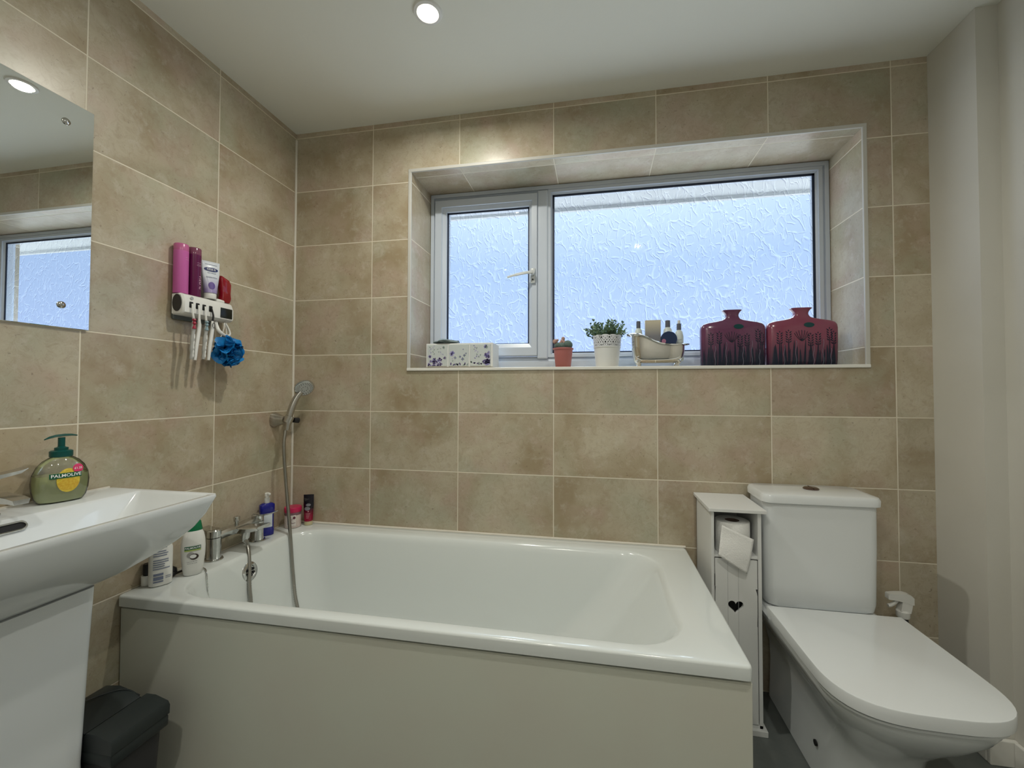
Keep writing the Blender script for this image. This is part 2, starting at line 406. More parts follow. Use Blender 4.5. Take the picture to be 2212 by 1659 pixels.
# ============================================================ downlights
lampm = bpy.data.materials.new('lamp_glow'); lampm.use_nodes = True
_e = lampm.node_tree.nodes['Principled BSDF']; _e.inputs['Emission Color'].default_value = (1, .93, .78, 1); _e.inputs['Emission Strength'].default_value = 14
for k, (lx, ly) in enumerate(LAMPS):
    t = thing('ceiling_light', ('round recessed ceiling downlight above the bath, nearest the sheet mirror', 'round recessed ceiling downlight near the right plain wall', 'round recessed ceiling downlight added out of view behind the camera')[k], 'ceiling light', (lx, ly, CEIL), group='recessed ceiling downlights')
    bm = B(); lathe(bm, [(.030, -.001), (.034, -.006), (.043, -.005), (.046, 0.0)], 32, cap=False); newob('rim', bm, M_plw, t)
    bm = B(); lathe(bm, [(.0, -.0035), (.024, -.0035), (.026, -.0025), (.0, -.0015)], 24); newob('lens', bm, lampm, t)
    ld = bpy.data.lights.new('downlight', 'AREA'); ld.shape = 'DISK'; ld.size = .052; ld.energy = LAMP_W[k]; ld.color = (1, .975, .88); ld.spread = R(170)
    lo = bpy.data.objects.new('lamp', ld); COL.objects.link(lo); lo.parent = t; lo.location = (0, 0, -.012)

# portal: guides the sampling of daylight through the window opening
pd = bpy.data.lights.new('window_portal', 'AREA'); pd.shape = 'RECTANGLE'; pd.size = OX1 - OX0; pd.size_y = OZ1 - OZ0; pd.cycles.is_portal = True
po = bpy.data.objects.new('window_portal', pd); COL.objects.link(po); po.location = ((OX0 + OX1) / 2, .31, (OZ0 + OZ1) / 2); po.rotation_euler = (R(-90), 0, 0)

# ============================================================ bath
bx1, by0, rz = 1.700, -.700, .505
t = thing('bathtub', 'white acrylic bathtub with rounded inner corners along the tiled wall', 'bathtub', (0, 0, 0))
bm = B()
def rr(x0, x1, y0, y1, r, z): return rrect(x0, x1, y0, y1, r, z, 8, 6)
O = (.002, bx1, by0, -.002)
rs = [rr(O[0] + .02, O[1] - .02, O[2] + .02, O[3] - .0, .01, rz - .032), rr(*O, .012, rz - .031), rr(*O, .012, rz - .006), rr(O[0] + .0015, O[1] - .0015, O[2] + .0015, O[3] - .0015, .012, rz - .002), rr(O[0] + .006, O[1] - .006, O[2] + .006, O[3] - .006, .012, rz)]
ins = [(.105, 1.590, -.664, -.072, .135, 0), (.109, 1.584, -.660, -.076, .131, -.0015), (.114, 1.577, -.655, -.081, .126, -.006), (.118, 1.569, -.650, -.086, .122, -.014), (.122, 1.558, -.645, -.090, .12, -.03),
       (.135, 1.510, -.632, -.102, .12, -.10), (.155, 1.43, -.618, -.115, .125, -.20), (.178, 1.34, -.604, -.128, .13, -.29), (.20, 1.28, -.590, -.142, .13, -.335), (.235, 1.23, -.56, -.17, .12, -.358), (.28, 1.17, -.52, -.21, .1, -.365)]
rs += [rr(a, b, c, d, r, rz + z) for a, b, c, d, r, z in ins]
rings(bm, rs, cap1=True)
newob('tub', bm, M_white, t, sharp=60)
bm = B()
oc = Vector((.124, -.362, .440)); MO = Matrix.Translation(oc) @ Euler((0, R(80), 0)).to_matrix().to_4x4()
lathe(bm, [(.034, 0), (.034, .004), (.031, .007), (.022, .008), (.02, .006), (0, .006)], 28, M=MO)
ov = newob('overflow_cover', bm, M_chrome, t)
bm = B()
for a in (0, 60, 120, 180, 240, 300): lathe(bm, [(.0052, .005), (.0052, .0095), (0, .0095)], 10, c=(.0125 * math.cos(R(a)), .0125 * math.sin(R(a)), 0), M=MO)
newob('overflow_hole', bm, M_dark, ov)
bm = B(); lathe(bm, [(.036, 0), (.0365, .003), (.034, .004)], 28, M=MO); newob('seal_ring', bm, M_black, ov)
# plug chain over the rim
P = catmull([(.060, -.50, rz + .003), (.092, -.508, rz + .004), (.118, -.525, rz + .001), (.128, -.53, rz - .03), (.132, -.525, rz - .09), (.15, -.50, rz - .2)], 10)
bm = B(); tube(bm, P, [.0014 + .0007 * (i % 2) for i in range(len(P))], 6); newob('plug_chain', bm, M_chrome, t)

bm = B(); box(bm, .004, bx1 + .001, -.690, -.675, 0, .464, bev=.0015); box(bm, 1.686, 1.700, -.675, -.01, 0, .464, bev=.0015)
newob('bath_panel', bm, M_panel, t, smooth=False)

# bath mixer
t = thing('bath_mixer_tap', 'chrome bath mixer tap with two pillars on the left rim of the bathtub', 'tap', (.048, -.335, rz))
bm = B()
for y, hgt in ((-.098, .105), (.092, .105)):
    bm = B()
    rr2 = lambda r, z, s=1.0: [(r * math.cos(2 * math.pi * i / 24) * 1.05, y + r * math.sin(2 * math.pi * i / 24), z) for i in range(24)]
    rings(bm, [rr2(.027, 0), rr2(.028, .003), rr2(.0265, .006), rr2(.022, .0065), rr2(.0205, .02), rr2(.021, .07), rr2(.022, .078)], cap0=True, cap1=True)
    newob('pillar', bm, M_chrome, t)
# bridge and flat spout
bm = B()
def bridge(y0, y1):
    pts = [(0, y0, .080), (0, y0 * .6, .083), (0, 0, .080), (0, y1 * .6, .083), (0, y1, .080)]
    rs = []
    for p in catmull(pts, 5): rs.append([(p[0] + a, p[1], p[2] + b) for a, b in ((-.016, -.014), (.016, -.014), (.021, .004), (.015, .013), (-.015, .013), (-.021, .004))])
    rings(bm, rs, cap0=True, cap1=True)
bridge(-.098, .092)
sp_ = [(0, .085, .028, .020), (.03, .085, .029, .018), (.07, .088, .032, .014), (.108, .093, .033, .009), (.112, .0935, .032, .006)]
rings(bm, [[(x, -w2, z), (x, -w2 * .8, z - h2), (x, w2 * .8, z - h2), (x, w2, z), (x, w2 * .9, z + .004), (x, -w2 * .9, z + .004)] for x, z, w2, h2 in sp_], cap0=True, cap1=True)
tube(bm, [(.035, 0, .075), (.030, 0, .045)], .0155, 16); tube(bm, [(.030, 0, .047), (.028, 0, .034)], .0115, 6)
newob('spout', bm, M_chrome, t)
bm = B(); lathe(bm, [(.007, .09), (.007, .105), (.010, .107), (.0105, .122), (.009, .124)], 16, c=(.0, -.006, 0)); newob('diverter_knob', bm, M_chrome, t)
for y in (-.098, .092):
    bm = B(); lathe(bm, [(.0215, .080), (.0215, .102), (.018, .106)], 24, c=(0, y, 0))
    a = newob('tap_head', bm, M_chrome, t)
    bm = B()
    if y > 0:
        rings(bm, [[(x, y - w2, z), (x, y + w2, z), (x, y + w2 * .8, z - h2), (x, y - w2 * .8, z - h2)] for x, z, w2, h2 in ((-.005, .108, .016, .008), (.03, .109, .018, .008), (.075, .118, .020, .005), (.078, .119, .019, .002))], cap0=True, cap1=True)
    else:
        rings(bm, [[(x, y - w2, z), (x, y + w2, z), (x, y + w2 * .8, z - h2), (x, y - w2 * .8, z - h2)] for x, z, w2, h2 in ((.005, .107, .016, .007), (-.03, .109, .018, .007), (-.042, .112, .018, .004))], cap0=True, cap1=True)
    newob('lever', bm, M_chrome, a)

# ---- shower hose (from the mixer, down into the bath and up to the handset)
bm = B()
P = catmull([(.078, -.335, .540), (.096, -.342, .532), (.112, -.352, .505), (.128, -.364, .46), (.150, -.383, .375), (.20, -.40, .24), (.30, -.36, .158), (.38, -.30, .152), (.34, -.24, .156), (.245, -.225, .195), (.200, -.211, .264), (.165, -.187, .358), (.137, -.168, .479), (.115, -.156, .588), (.093, -.148, .719), (.081, -.148, .860), (.078, -.136, .935)], 24)
n = len(P)
# resample fine for corrugations
Q = []
for a, b in zip(P, P[1:]):
    k = max(1, int((b - a).length / .0022))
    for i in range(k): Q.append(a.lerp(b, i / k))
tube(bm, Q, [.0072 if i % 2 else .0060 for i in range(len(Q))], 10)
o = newob('shower_hose', bm, mat('hose_steel', (.36, .35, .32), .28, metal=1), sharp=80); tag(o, 'ribbed chrome shower hose looping from the bath mixer up to the handset', 'shower hose')
# bracket
t = thing('shower_bracket', 'chrome wall bracket holding the shower handset near the tiled corner', 'bracket', (0, -.112, .972))
bm = B(); rings(bm, [[(x, yy * s, zz * s) for yy, zz in [(.026 * math.cos(2 * math.pi * i / 20) , .033 * math.sin(2 * math.pi * i / 20)) for i in range(20)]] for x, s in ((.001, 1), (.008, 1), (.02, .85), (.045, .55), (.052, .5))], cap0=True, cap1=True)
newob('wall_arm', bm, M_steel, t)
bm = B()
MB_ = Matrix.Translation((.078, -.006, .004)) @ Euler((R(-14), R(16), 0)).to_matrix().to_4x4()
lathe(bm, [(.0135, -.014), (.0175, -.014), (.0185, .014), (.0145, .014), (.0135, -.014)], 24, M=MB_, cap=False); newob('clip', bm, M_steel, t)
bm = B(); tube(bm, [(.085, .012, .0), (.092, .034, -.003)], [.011, .012], 14); newob('lock_knob', bm, M_black, t)
# handset
t = thing('shower_handset', 'chrome shower handset with a round spray head resting in its bracket', 'shower head', (.078, -.118, .975))
bm = B(); H = catmull([(-.004, -.006, -.045), (.0, .0, 0), (.006, .008, .045), (.016, .022, .09), (.030, .034, .118)], 8)
tube(bm, H, [.0095 + .0045 * math.sin(math.pi * min(1, i / (len(H) - 1)) * .9) for i in range(len(H))], 16)
newob('handle', bm, M_steel, t)
hm = Matrix.Translation((.040, .040, .137)) @ (Vector((.62, -.42, -.52)).normalized().to_track_quat('Z', 'Y').to_matrix().to_4x4())
bm = B(); lathe(bm, [(0, -.022), (.018, -.021), (.033, -.010), (.040, .0), (.041, .006), (.037, .009), (.0, .009)], 32, M=hm)
hd_ = newob('spray_head', bm, M_chrome, t)
bm = B(); lathe(bm, [(.034, .0085), (.034, .0105), (0, .0105)], 32, M=hm); fc = newob('face_plate', bm, mat('face_plate', (.50, .51, .50), .3, metal=.4), hd_)
bm = B()
for rr_, k in ((.030, 22), (.024, 16), (.012, 8)):
    for i in range(k):
        a = 2 * math.pi * i / k; lathe(bm, [(.0014, .0105), (.0014, .0118), (0, .0118)], 6, c=(rr_ * math.cos(a), rr_ * math.sin(a), 0), M=hm)
newob('nozzles', bm, M_black, hd_)

# ============================================================ washbasin
t = thing('washbasin', 'white ceramic washbasin on a pedestal against the left tiled wall', 'washbasin', (0, -1.01, 0))
YC = -1.01
def q4(x0, x1, hw, r, z): return rrect(x0, x1, -hw, hw, r, z, 6, 6)
bm = B()
rs = [q4(.02, .19, .100, .03, .638), q4(.003, .205, .115, .03, .638), q4(.002, .225, .134, .032, .648), q4(.002, .252, .174, .034, .664), q4(.002, .283, .215, .034, .689), q4(.002, .313, .242, .032, .714), q4(.002, .339, .261, .028, .744), q4(.002, .357, .274, .024, .775), q4(.002, .367, .281, .02, .802), q4(.002, .372, .285, .018, .816), q4(.0035, .3705, .2835, .017, .822)]
rs += [q4(.124, .357, .270, .010, .822), q4(.128, .354, .267, .009, .8205), q4(.131, .350, .264, .010, .816), q4(.141, .332, .243, .02, .793), q4(.155, .305, .215, .03, .760), q4(.17, .285, .18, .04, .725), q4(.19, .265, .10, .03, .712), q4(.21, .245, .04, .015, .708)]
rings(bm, rs, cap0=True, cap1=True)
newob('bowl', bm, M_ceram, t, sharp=60)
bm = B()
rings(bm, [q4(.012, .226 - s, .111 - s * .6, .018, z) for z, s in ((0, .0), (.02, .008), (.25, .014), (.50, .006), (.644, 0))], cap0=True, cap1=True)
newob('pedestal', bm, M_ceram, t)
# overflow slot on the back slope of the bowl
om = Matrix.Translation((.1375, 0, .8035)) @ Euler((0, R(66), 0)).to_matrix().to_4x4()
bm = B(); a = rrect(-.011, .011, -.034, .034, .0109, 0, 8, 3); f = lambda s, z: [(p[0] * s[0], p[1] * s[1], z) for p in a]
tmp = bmesh.new(); rings(tmp, [f((1, 1), 0), f((1, 1), .003), f((.85, .95), .005), f((.66, .89), .004), f((.60, .87), .0005)]); merge(bm, tmp, 0, om)
ov = newob('overflow_ring', bm, M_chrome, t)
bm = B(); tmp = bmesh.new(); tmp.faces.new([tmp.verts.new(p) for p in f((.64, .88), .0015)]); merge(bm, tmp, 0, om); newob('overflow_slot', bm, M_dark, ov, smooth=False)
bm = B(); box(bm, .0015, .008, -.283, .283, .818, .8255, bev=.001); newob('sealant_bead', bm, M_grout, t)
# basin tap
t = thing('basin_tap', 'chrome basin mixer tap with a flat lever standing on the washbasin ledge', 'tap', (.062, -1.01, .822))
bm = B(); lathe(bm, [(.029, 0), (.029, .004), (.025, .007), (.022, .009), (.021, .05), (.020, .066)], 24); newob('tap_body', bm, M_chrome, t)
bm = B(); rings(bm, [[(x, -w2, z), (x, w2, z), (x, w2 * .8, z - h2), (x, -w2 * .8, z - h2)] for x, z, w2, h2 in ((.0, .050, .018, .026), (.05, .055, .016, .018), (.10, .050, .015, .012), (.118, .046, .014, .01))], cap0=True, cap1=True); newob('spout', bm, M_chrome, t)
bm = B(); lathe(bm, [(.0215, .068), (.022, .078), (.018, .084)], 24)
rings(bm, [[(x0, y, z), (x1, y, z), (x1 - .002, y, z - h2), (x0 + .002, y, z - h2)] for y, x0, x1, z, h2 in ((-.02, -.014, .016, .088, .008), (.02, -.013, .018, .089, .009), (.055, -.010, .020, .094, .007), (.066, -.008, .020, .097, .002))], cap0=True, cap1=True)
newob('lever', bm, M_chrome, t)

# ============================================================ mirror
t = thing('wall_mirror', 'frameless rectangular sheet mirror screwed flat to the left tiled wall', 'mirror', (.0012, -1.01, 1.56), (0, 0, R(-.3)))
bm = B(); box(bm, .001, .006, -.223, .223, -.299, .299, bev=.0008, seg=1)
newob('glass', bm, mat('mirror_silver', (.86, .88, .86), .0, metal=1), t, smooth=False)
for y, z in ((.162, .240), (.162, -.241), (-.162, .240), (-.162, -.241)):
    bm = B(); lathe(bm, [(.009, .0), (.009, .0015), (.006, .004), (0, .005)], 18, M=Matrix.Translation((.006, y, z)) @ Euler((0, R(90), 0)).to_matrix().to_4x4())
    newob('screw_cap', bm, M_chrome, t)

# ============================================================ hand soap bottle
t = thing('soap_dispenser', 'clear hand soap bottle with a green pump on the washbasin ledge', 'soap bottle', (.054, -.868, .8225), (0, 0, R(-14)))
def ell(a, b, z, n=40, e=2.3): return [(a * abs(math.cos(q)) ** (2 / e) * (1 if math.cos(q) >= 0 else -1), b * abs(math.sin(q)) ** (2 / e) * (1 if math.sin(q) >= 0 else -1), z) for q in [2 * math.pi * i / n for i in range(n)]]
SP = [(.020, .036, .0), (.026, .041, .003), (.029, .046, .012), (.031, .050, .03), (.032, .0515, .05), (.031, .049, .07), (.028, .042, .088), (.023, .032, .101), (.017, .021, .109), (.013, .014, .112)]
bm = B(); rings(bm, [ell(a, b, z) for a, b, z in SP], cap0=True)
newob('bottle', bm, glassy('clear_plastic', (.90, .92, .91), .05, .04), t)
liq = mat('soap_liquid', (.66, .70, .36), .15, trans=.0, coat=.5)
bm = B(); rings(bm, [ell(a * .93, b * .95, max(z, .003)) for a, b, z in SP if z <= .05] + [ell(.0295, .0488, .067)], cap0=True, cap1=True)
newob('liquid_soap', bm, liq, t)
bm = B(); lathe(bm, [(.0145, .109), (.0205, .111), (.021, .113), (.021, .124), (.0185, .126), (.0125, .127), (.0125, .133), (.0085, .134), (.0065, .136), (.0065, .158)], 24)
rings(bm, [[(x, y, z + b) for x, b in ((-.009 * s, 0), (0, -.002), (.009 * s, 0), (0, .0045 * s))] for y, z, s in ((-.030, .155, .25), (-.022, .158, .8), (-.01, .161, 1), (.006, .162, 1), (.018, .162, .8), (.028, .161, .3))], cap0=True, cap1=True)
newob('pump', bm, M_green, t)
def bot_surf(prof, e=2.3, off=.0006):
    """maps (u along, v up) onto the front (+x) of an elliptic bottle"""
    def f(u, v):
        for (a0, b0, z0), (a1, b1, z1) in zip(prof, prof[1:]):
            if z0 <= v <= z1: k = (v - z0) / (z1 - z0); a = a0 + (a1 - a0) * k; b = b0 + (b1 - b0) * k; break
        else: a, b = prof[-1][:2]
        s = min(.999, abs(u) / b); x = a * (1 - s ** e) ** (1 / e)
        return Vector((x + off, u, v))
    return f
def patch(f, u0, u1, v0, v1, nu=12, nv=4, off=0.0):
    bm = B(); V = [[bm.verts.new(f(u0 + (u1 - u0) * i / nu, v0 + (v1 - v0) * j / nv) + Vector((off, 0, 0))) for i in range(nu + 1)] for j in range(nv + 1)]
    for j in range(nv):
        for i in range(nu): bm.faces.new((V[j][i], V[j][i + 1], V[j + 1][i + 1], V[j + 1][i]))
    return bm
def disc(f, cu, cv, ru, rv, off=0.0, n=24, k=5):
    bm = B(); c = bm.verts.new(f(cu, cv) + Vector((off, 0, 0))); prev = None
    for j in range(1, k + 1):
        ring = [bm.verts.new(f(cu + ru * j / k * math.cos(2 * math.pi * i / n), cv + rv * j / k * math.sin(2 * math.pi * i / n)) + Vector((off, 0, 0))) for i in range(n)]
        for i in range(n):
            if prev is None: bm.faces.new((c, ring[i], ring[(i + 1) % n]))
            else: bm.faces.new((prev[i], ring[i], ring[(i + 1) % n], prev[(i + 1) % n]))
        prev = ring
    return bm
F = bot_surf(SP)
newob('honey_picture', disc(F, .004, .054, .021, .029, .0), mat('label_yellow', (.62, .45, .03), .35, noise=(160, 1, (.80, .62, .10))), t)
bm = disc(F, .004, .044, .019, .014, .0003); newob('honeycomb_picture', bm, mat('label_orange', (.62, .36, .03), .4, noise=(240, 1, (.70, .50, .06))), t)
newob('brand_band', patch(F, -.029, .028, .0605, .0725, 20, 3, .0016), M_grnlab, t)
newob('lettering', text_bm('PALMOLIVE', .0105, lambda u, v: F(u, .0665 + v) + Vector((.0022, 0, 0)), bold=.0002), M_text, t)
newob('price_sticker', disc(F, .022, .081, .0105, .0105, .0012), mat('sticker_pink', (.70, .04, .15), .4), t)
newob('price_text', text_bm('£1.25', .0070, lambda u, v: F(u + .022, .081 + v) + Vector((.0018, 0, 0)), bold=.0001), M_text, t)

# ============================================================ pedal bin
t = thing('waste_bin', 'dark grey plastic waste bin with a swing lid between pedestal and bath panel', 'bin', (.158, -.836, 0))
bm = B(); rings(bm, [rrect(-.100, .100, -.052, .052, .02, 0), rrect(-.112, .112, -.062, .062, .02, .255)], cap0=True, cap1=True); newob('bin_body', bm, M_binb, t)
bm = B()
box(bm, -.120, .120, -.066, .066, .232, .262, bev=.006)
prof = [(.120, .262), (.121, .284), (.115, .293), (.075, .303), (.046, .302), (.040, .290), (.0, .262)]
rings(bm, [[(x, y, z) for x, z in prof] for y in (-.066, .0, .060, .066)], closed=True, cap0=True, cap1=True)
newob('lid_frame', bm, M_binl, t)
bm = B()
prof = [(.038, .298), (.02, .308), (-.03, .318), (-.075, .312), (-.112, .290), (-.118, .262), (.03, .262)]
rings(bm, [[(x, y, z) for x, z in prof] for y in (-.064, 0, .058)], closed=True, cap0=True, cap1=True)
newob('swing_flap', bm, M_binl, t)
bm = B(); tube(bm, catmull([(.034, .058, .3015), (-.01, .05, .316), (-.05, .0, .319), (-.07, -.06, .316)], 6), .0016, 6); newob('flap_ridge', bm, M_binl, t)

# ============================================================ bottles on the bath rim
def cyl_label(t, r0, a0, a1, z0, z1, m, name='label', n=14):
    bm = B(); V = [[bm.verts.new(((r0) * math.cos(R(a0 + (a1 - a0) * i / n)), (r0) * math.sin(R(a0 + (a1 - a0) * i / n)), z)) for i in range(n + 1)] for z in (z0, z1)]
    for i in range(n): bm.faces.new((V[0][i], V[0][i + 1], V[1][i + 1], V[1][i]))
    return newob(name, bm, m, t)
# white bottle with blue grey print
t = thing('shampoo_bottle', 'white plastic bottle with blue-grey print on the bath rim under the basin', 'bottle', (.057, -.622, rz + .0008), (0, 0, R(-30)))
PB = [(.014, .024, 0), (.017, .0275, .003), (.018, .0285, .02), (.018, .0285, .11), (.015, .024, .125), (.010, .012, .13)]
bm = B(); rings(bm, [ell(a, b, z, 36, 2.4) for a, b, z in PB], cap0=True, cap1=True); newob('bottle', bm, M_plw, t)
bm = B(); lathe(bm, [(.012, .130), (.012, .152), (.010, .154)], 20); newob('cap', bm, M_plw, t)
F = bot_surf(PB, 2.4); blu = mat('print_blue', (.17, .20, .30), .5)
bm = B(); random.seed(3)
for k in range(9):
    z = .104 - k * .0065
    if k in (3,): continue
    merge(bm, patch(F, -.020, .010 + random.uniform(-.004, .012), z, z + .0026, 10, 1, .0003))
for z0, z1 in ((.013, .017), (.020, .030), (.033, .040)): merge(bm, patch(F, -.019, .004, z0, z1, 8, 2, .0003))
merge(bm, patch(F, .009, .023, .022, .0235, 8, 1, .0003)); merge(bm, patch(F, .009, .023, .027, .0285, 8, 1, .0003)); merge(bm, patch(F, -.012, .012, .114, .1165, 8, 1, .0003))
newob('printed_text', bm, blu, t)
# dark short item behind it
o = newob('razor_cover', lathe(B(), [(.010, 0), (.0115, .004), (.0115, .030), (.010, .034)], 16, c=(0, 0, 0)), M_black, loc=(.019, -.630, rz + .0305)); tag(o, 'small black cap resting on a low white tub at the bath rim corner', 'cap')
bm = B(); lathe(bm, [(.013, 0), (.015, .002), (.015, .028), (.0145, .030)], 20)
o = newob('small_tub', bm, M_plw, loc=(.019, -.630, rz + .0005)); tag(o, 'small white tub at the front corner of the bath rim', 'tub')
# shower gel bottle
t = thing('shower_gel_bottle', 'white shower gel bottle with a green-banded coconut label beside the mixer tap', 'bottle', (.083, -.541, rz + .0008), (0, 0, R(-42)))
PG = [(.016, .021, 0), (.019, .0245, .003), (.021, .0275, .02), (.0225, .0315, .06), (.0225, .0325, .085), (.021, .031, .11), (.0185, .0275, .13), (.015, .021, .142), (.012, .015, .147)]
bm = B(); rings(bm, [ell(a, b, z, 36, 2.4) for a, b, z in PG], cap0=True, cap1=True); newob('bottle', bm, M_plw, t)
bm = B(); rings(bm, [ell(a, b, z, 36, 2.2) for a, b, z in ((.016, .023, .140), (.0165, .0235, .143), (.015, .019, .168), (.012, .014, .172))], cap0=True, cap1=True); newob('cap', bm, mat('cap_green', (.0, .16, .06), .35), t)
F = bot_surf(PG, 2.4)
newob('brand_band', patch(F, -.022, .020, .084, .0945, 16, 2, .0005), M_grnlab, t)
newob('lime_band', patch(F, -.022, .020, 0.0795, .084, 12, 1, .0005), M_lime, t)
newob('lettering', text_bm('PALMOLIVE', .0078, lambda u, v: F(u - .001, .0892 + v) + Vector((.0012, 0, 0)), bold=.0002), M_text, t)
brn = mat('coconut_brown', (.05, .035, .03), .5)
bm = disc(F, -.006, .067, .010, .009, .0003); newob('coconut_shell', bm, mat('coconut_grey', (.35, .34, .33), .5), t)
bm = disc(F, .003, .061, .0115, .0095, .0006); newob('coconut_half', bm, brn, t)
bm = disc(F, .0005, .0625, .0085, .006, .0009); newob('coconut_flesh', bm, M_text, t)
bm = B()
merge(bm, text_bm('Coconut & Milk', .0042, lambda u, v: F(u - .002, .046 + v) + Vector((.0004, 0, 0)))); merge(bm, text_bm('MOISTURE CARE', .0034, lambda u, v: F(u - .002, .040 + v) + Vector((.0004, 0, 0))))
newob('small_print', bm, M_textg, t)
# black brush behind it
bm = B(); lathe(bm, [(.0, -.017), (.012, -.012), (.0165, .0), (.014, .010), (.006, .016), (0, .017)], 20, sx=.9); box(bm, -.004, .004, -.004, .06, -.014, -.008, bev=.002)
for k in range(26):
    a = random.uniform(0, 6.28); b = random.uniform(-.6, 1.2); d = Vector((math.cos(a) * math.cos(b), math.sin(a) * math.cos(b), math.sin(b)))
    tube(bm, [d * .012, d * .019], .0012, 5)
o = newob('nail_brush', bm, M_black, loc=(.040, -.575, rz + .0175)); tag(o, 'round black bristle brush lying between two white bottles on the bath rim', 'brush')
# blue pump bottle
t = thing('lotion_bottle', 'deep blue lotion bottle with a white pump behind the bath mixer', 'bottle', (.035, -.182, rz + .0008), (0, 0, R(-35)))
M_blue = mat('bottle_blue', (.004, .006, .22), .22, coat=.3)
bm = B(); rings(bm, [ell(a, b, z, 32, 3.2) for a, b, z in ((.013, .023, 0), (.015, .0255, .003), (.0155, .026, .02), (.014, .0245, .03), (.014, .0245, .092), (.0165, .0275, .098), (.017, .028, .112), (.0165, .0275, .124), (.013, .019, .130), (.010, .011, .131))], cap0=True, cap1=True); newob('bottle', bm, M_blue, t)
bm = B(); lathe(bm, [(.0095, .131), (.010, .150), (.009, .152)], 16); newob('collar', bm, mat('collar_grey', (.55, .56, .54), .3), t)
bm = B(); lathe(bm, [(.006, .150), (.0065, .158), (.009, .160), (.009, .170), (.006, .173)], 14); tube(bm, [(0, 0, .167), (.018, .004, .170), (.023, .005, .167)], [.0065, .005, .003], 10); newob('pump', bm, M_plw, t)
FB = bot_surf([(.014, .0245, .03), (.014, .0245, .092)], 3.2)
newob('label', patch(FB, -.017, .017, .034, .092, 8, 3, .0002), mat('label_pale', (.70, .76, .82), .4), t)
# pink lidded jar
t = thing('body_scrub_jar', 'round jar of pale scrub with a pink lid in the bath corner', 'jar', (.064, -.068, rz + .0008))
bm = B(); lathe(bm, [(.030, 0), (.0325, .002), (.0325, .060), (.0315, .064)], 36); newob('jar', bm, mat('scrub_pink', (.60, .50, .46), .35, noise=(70, .7, (.68, .60, .56))), t)
bm = B(); lathe(bm, [(.0328, .054), (.0332, .058), (.0328, .068)], 36, cap=False); newob('tinted_band', bm, mat('band_mauve', (.20, .11, .13), .3), t)
bm = B(); lathe(bm, [(.0335, .066), (.0345, .068), (.0345, .084), (.033, .087), (.0, .088)], 36); newob('lid', bm, mat('lid_pink', (.55, .015, .09), .3, bump=(200, .3)), t)
cyl_label(t, .0330, -95, -30, .010, .056, mat('label_cream', (.72, .67, .64), .5))
bm = B()
for z, a0, a1 in ((.022, -88, -34), (.035, -88, -55), (.040, -88, -50), (.018, -88, -60), (.030, -88, -60), (.047, -88, -62), (.026, -86, -58)):
    k = 8; V = [[bm.verts.new((.0333 * math.cos(R(a0 + (a1 - a0) * i / k)), .0333 * math.sin(R(a0 + (a1 - a0) * i / k)), zz)) for i in range(k + 1)] for zz in (z, z + .0018)]
    for i in range(k): bm.faces.new((V[0][i], V[0][i + 1], V[1][i + 1], V[1][i]))
merge(bm, disc(lambda u, v: Vector((.0333 * math.cos(u), .0333 * math.sin(u), v)), R(-42), .045, .16, .006))
newob('printed_text', bm, mat('print_plum', (.12, .03, .05), .5), t)
# dark tube standing on its cap
def squeeze_tube(name, label, cat, loc, rot, w, h, mbody, mcap, caph, rcap, grp=None, flip=True):
    t = thing(name, label, cat, loc, rot)
    n = 28; bm = B(); rs = []
    for k in range(9):
        f = k / 8; z = caph + (h - caph) * f
        dpt = rcap * 1.05 * (1 - f) ** .8 + .0012; ww = rcap * 1.05 + (w / 2 - rcap * 1.05) * min(1, f * 1.6)
        rs.append([(dpt * math.cos(q), ww * math.sin(q), z) for q in [2 * math.pi * i / n for i in range(n)]])
    rs.append([(.0012 * math.cos(q), w / 2 * math.sin(q), h + .004) for q in [2 * math.pi * i / n for i in range(n)]])
    rings(bm, rs, cap0=True, cap1=True); newob('tube_body', bm, mbody, t)
    bm = B(); lathe(bm, [(rcap * .96, 0), (rcap, .001), (rcap, caph - .001), (rcap * .96, caph)], 28); newob('cap', bm, mcap, t)
    def F(u, v):
        f = (v - caph) / (h - caph); dpt = rcap * 1.05 * (1 - f) ** .8 + .0012; ww = rcap * 1.05 + (w / 2 - rcap * 1.05) * min(1, f * 1.6)
        return Vector((dpt * math.sqrt(max(0, 1 - (u / ww) ** 2)) + .0006, u, v))
    return t, F
def grad_mat(name, z0, z1, c0, c1, rough=.25, ax='Z'):
    m = bpy.data.materials.new(name); m.use_nodes = True; tt = m.node_tree; b = tt.nodes['Principled BSDF']; b.inputs['Roughness'].default_value = rough
    tc = N(tt, 'ShaderNodeTexCoord'); sp = N(tt, 'ShaderNodeSeparateXYZ'); tt.links.new(tc.outputs['Object'], sp.inputs[0])
    mr = N(tt, 'ShaderNodeMapRange'); mr.inputs[1].default_value = z0; mr.inputs[2].default_value = z1; tt.links.new(sp.outputs[ax], mr.inputs[0])
    mi = N(tt, 'ShaderNodeMix', data_type='RGBA'); mi.inputs['A'].default_value = (*c0, 1); mi.inputs['B'].default_value = (*c1, 1)
    tt.links.new(mr.outputs[0], mi.inputs['Factor']); tt.links.new(mi.outputs['Result'], b.inputs['Base Color']); return m
t, F = squeeze_tube('conditioner_tube', 'black and crimson squeeze tube standing on a cream cap by the bath corner', 'tube', (.112, -.030, rz + .0008), (0, 0, R(-68)), .042, .128,
                    grad_mat('tube_black_red', .04, .075, (.26, .0, .03), (.004, .002, .008)), mat('cap_cream', (.58, .53, .33), .4), .018, .0165)
bm = disc(F, .001, .088, .010, .006, .0002); merge(bm, disc(F, -.003, .072, .012, .008, .0002)); newob('silver_motif', bm, mat('motif_grey', (.20, .20, .23), .35), t)
bm = B()
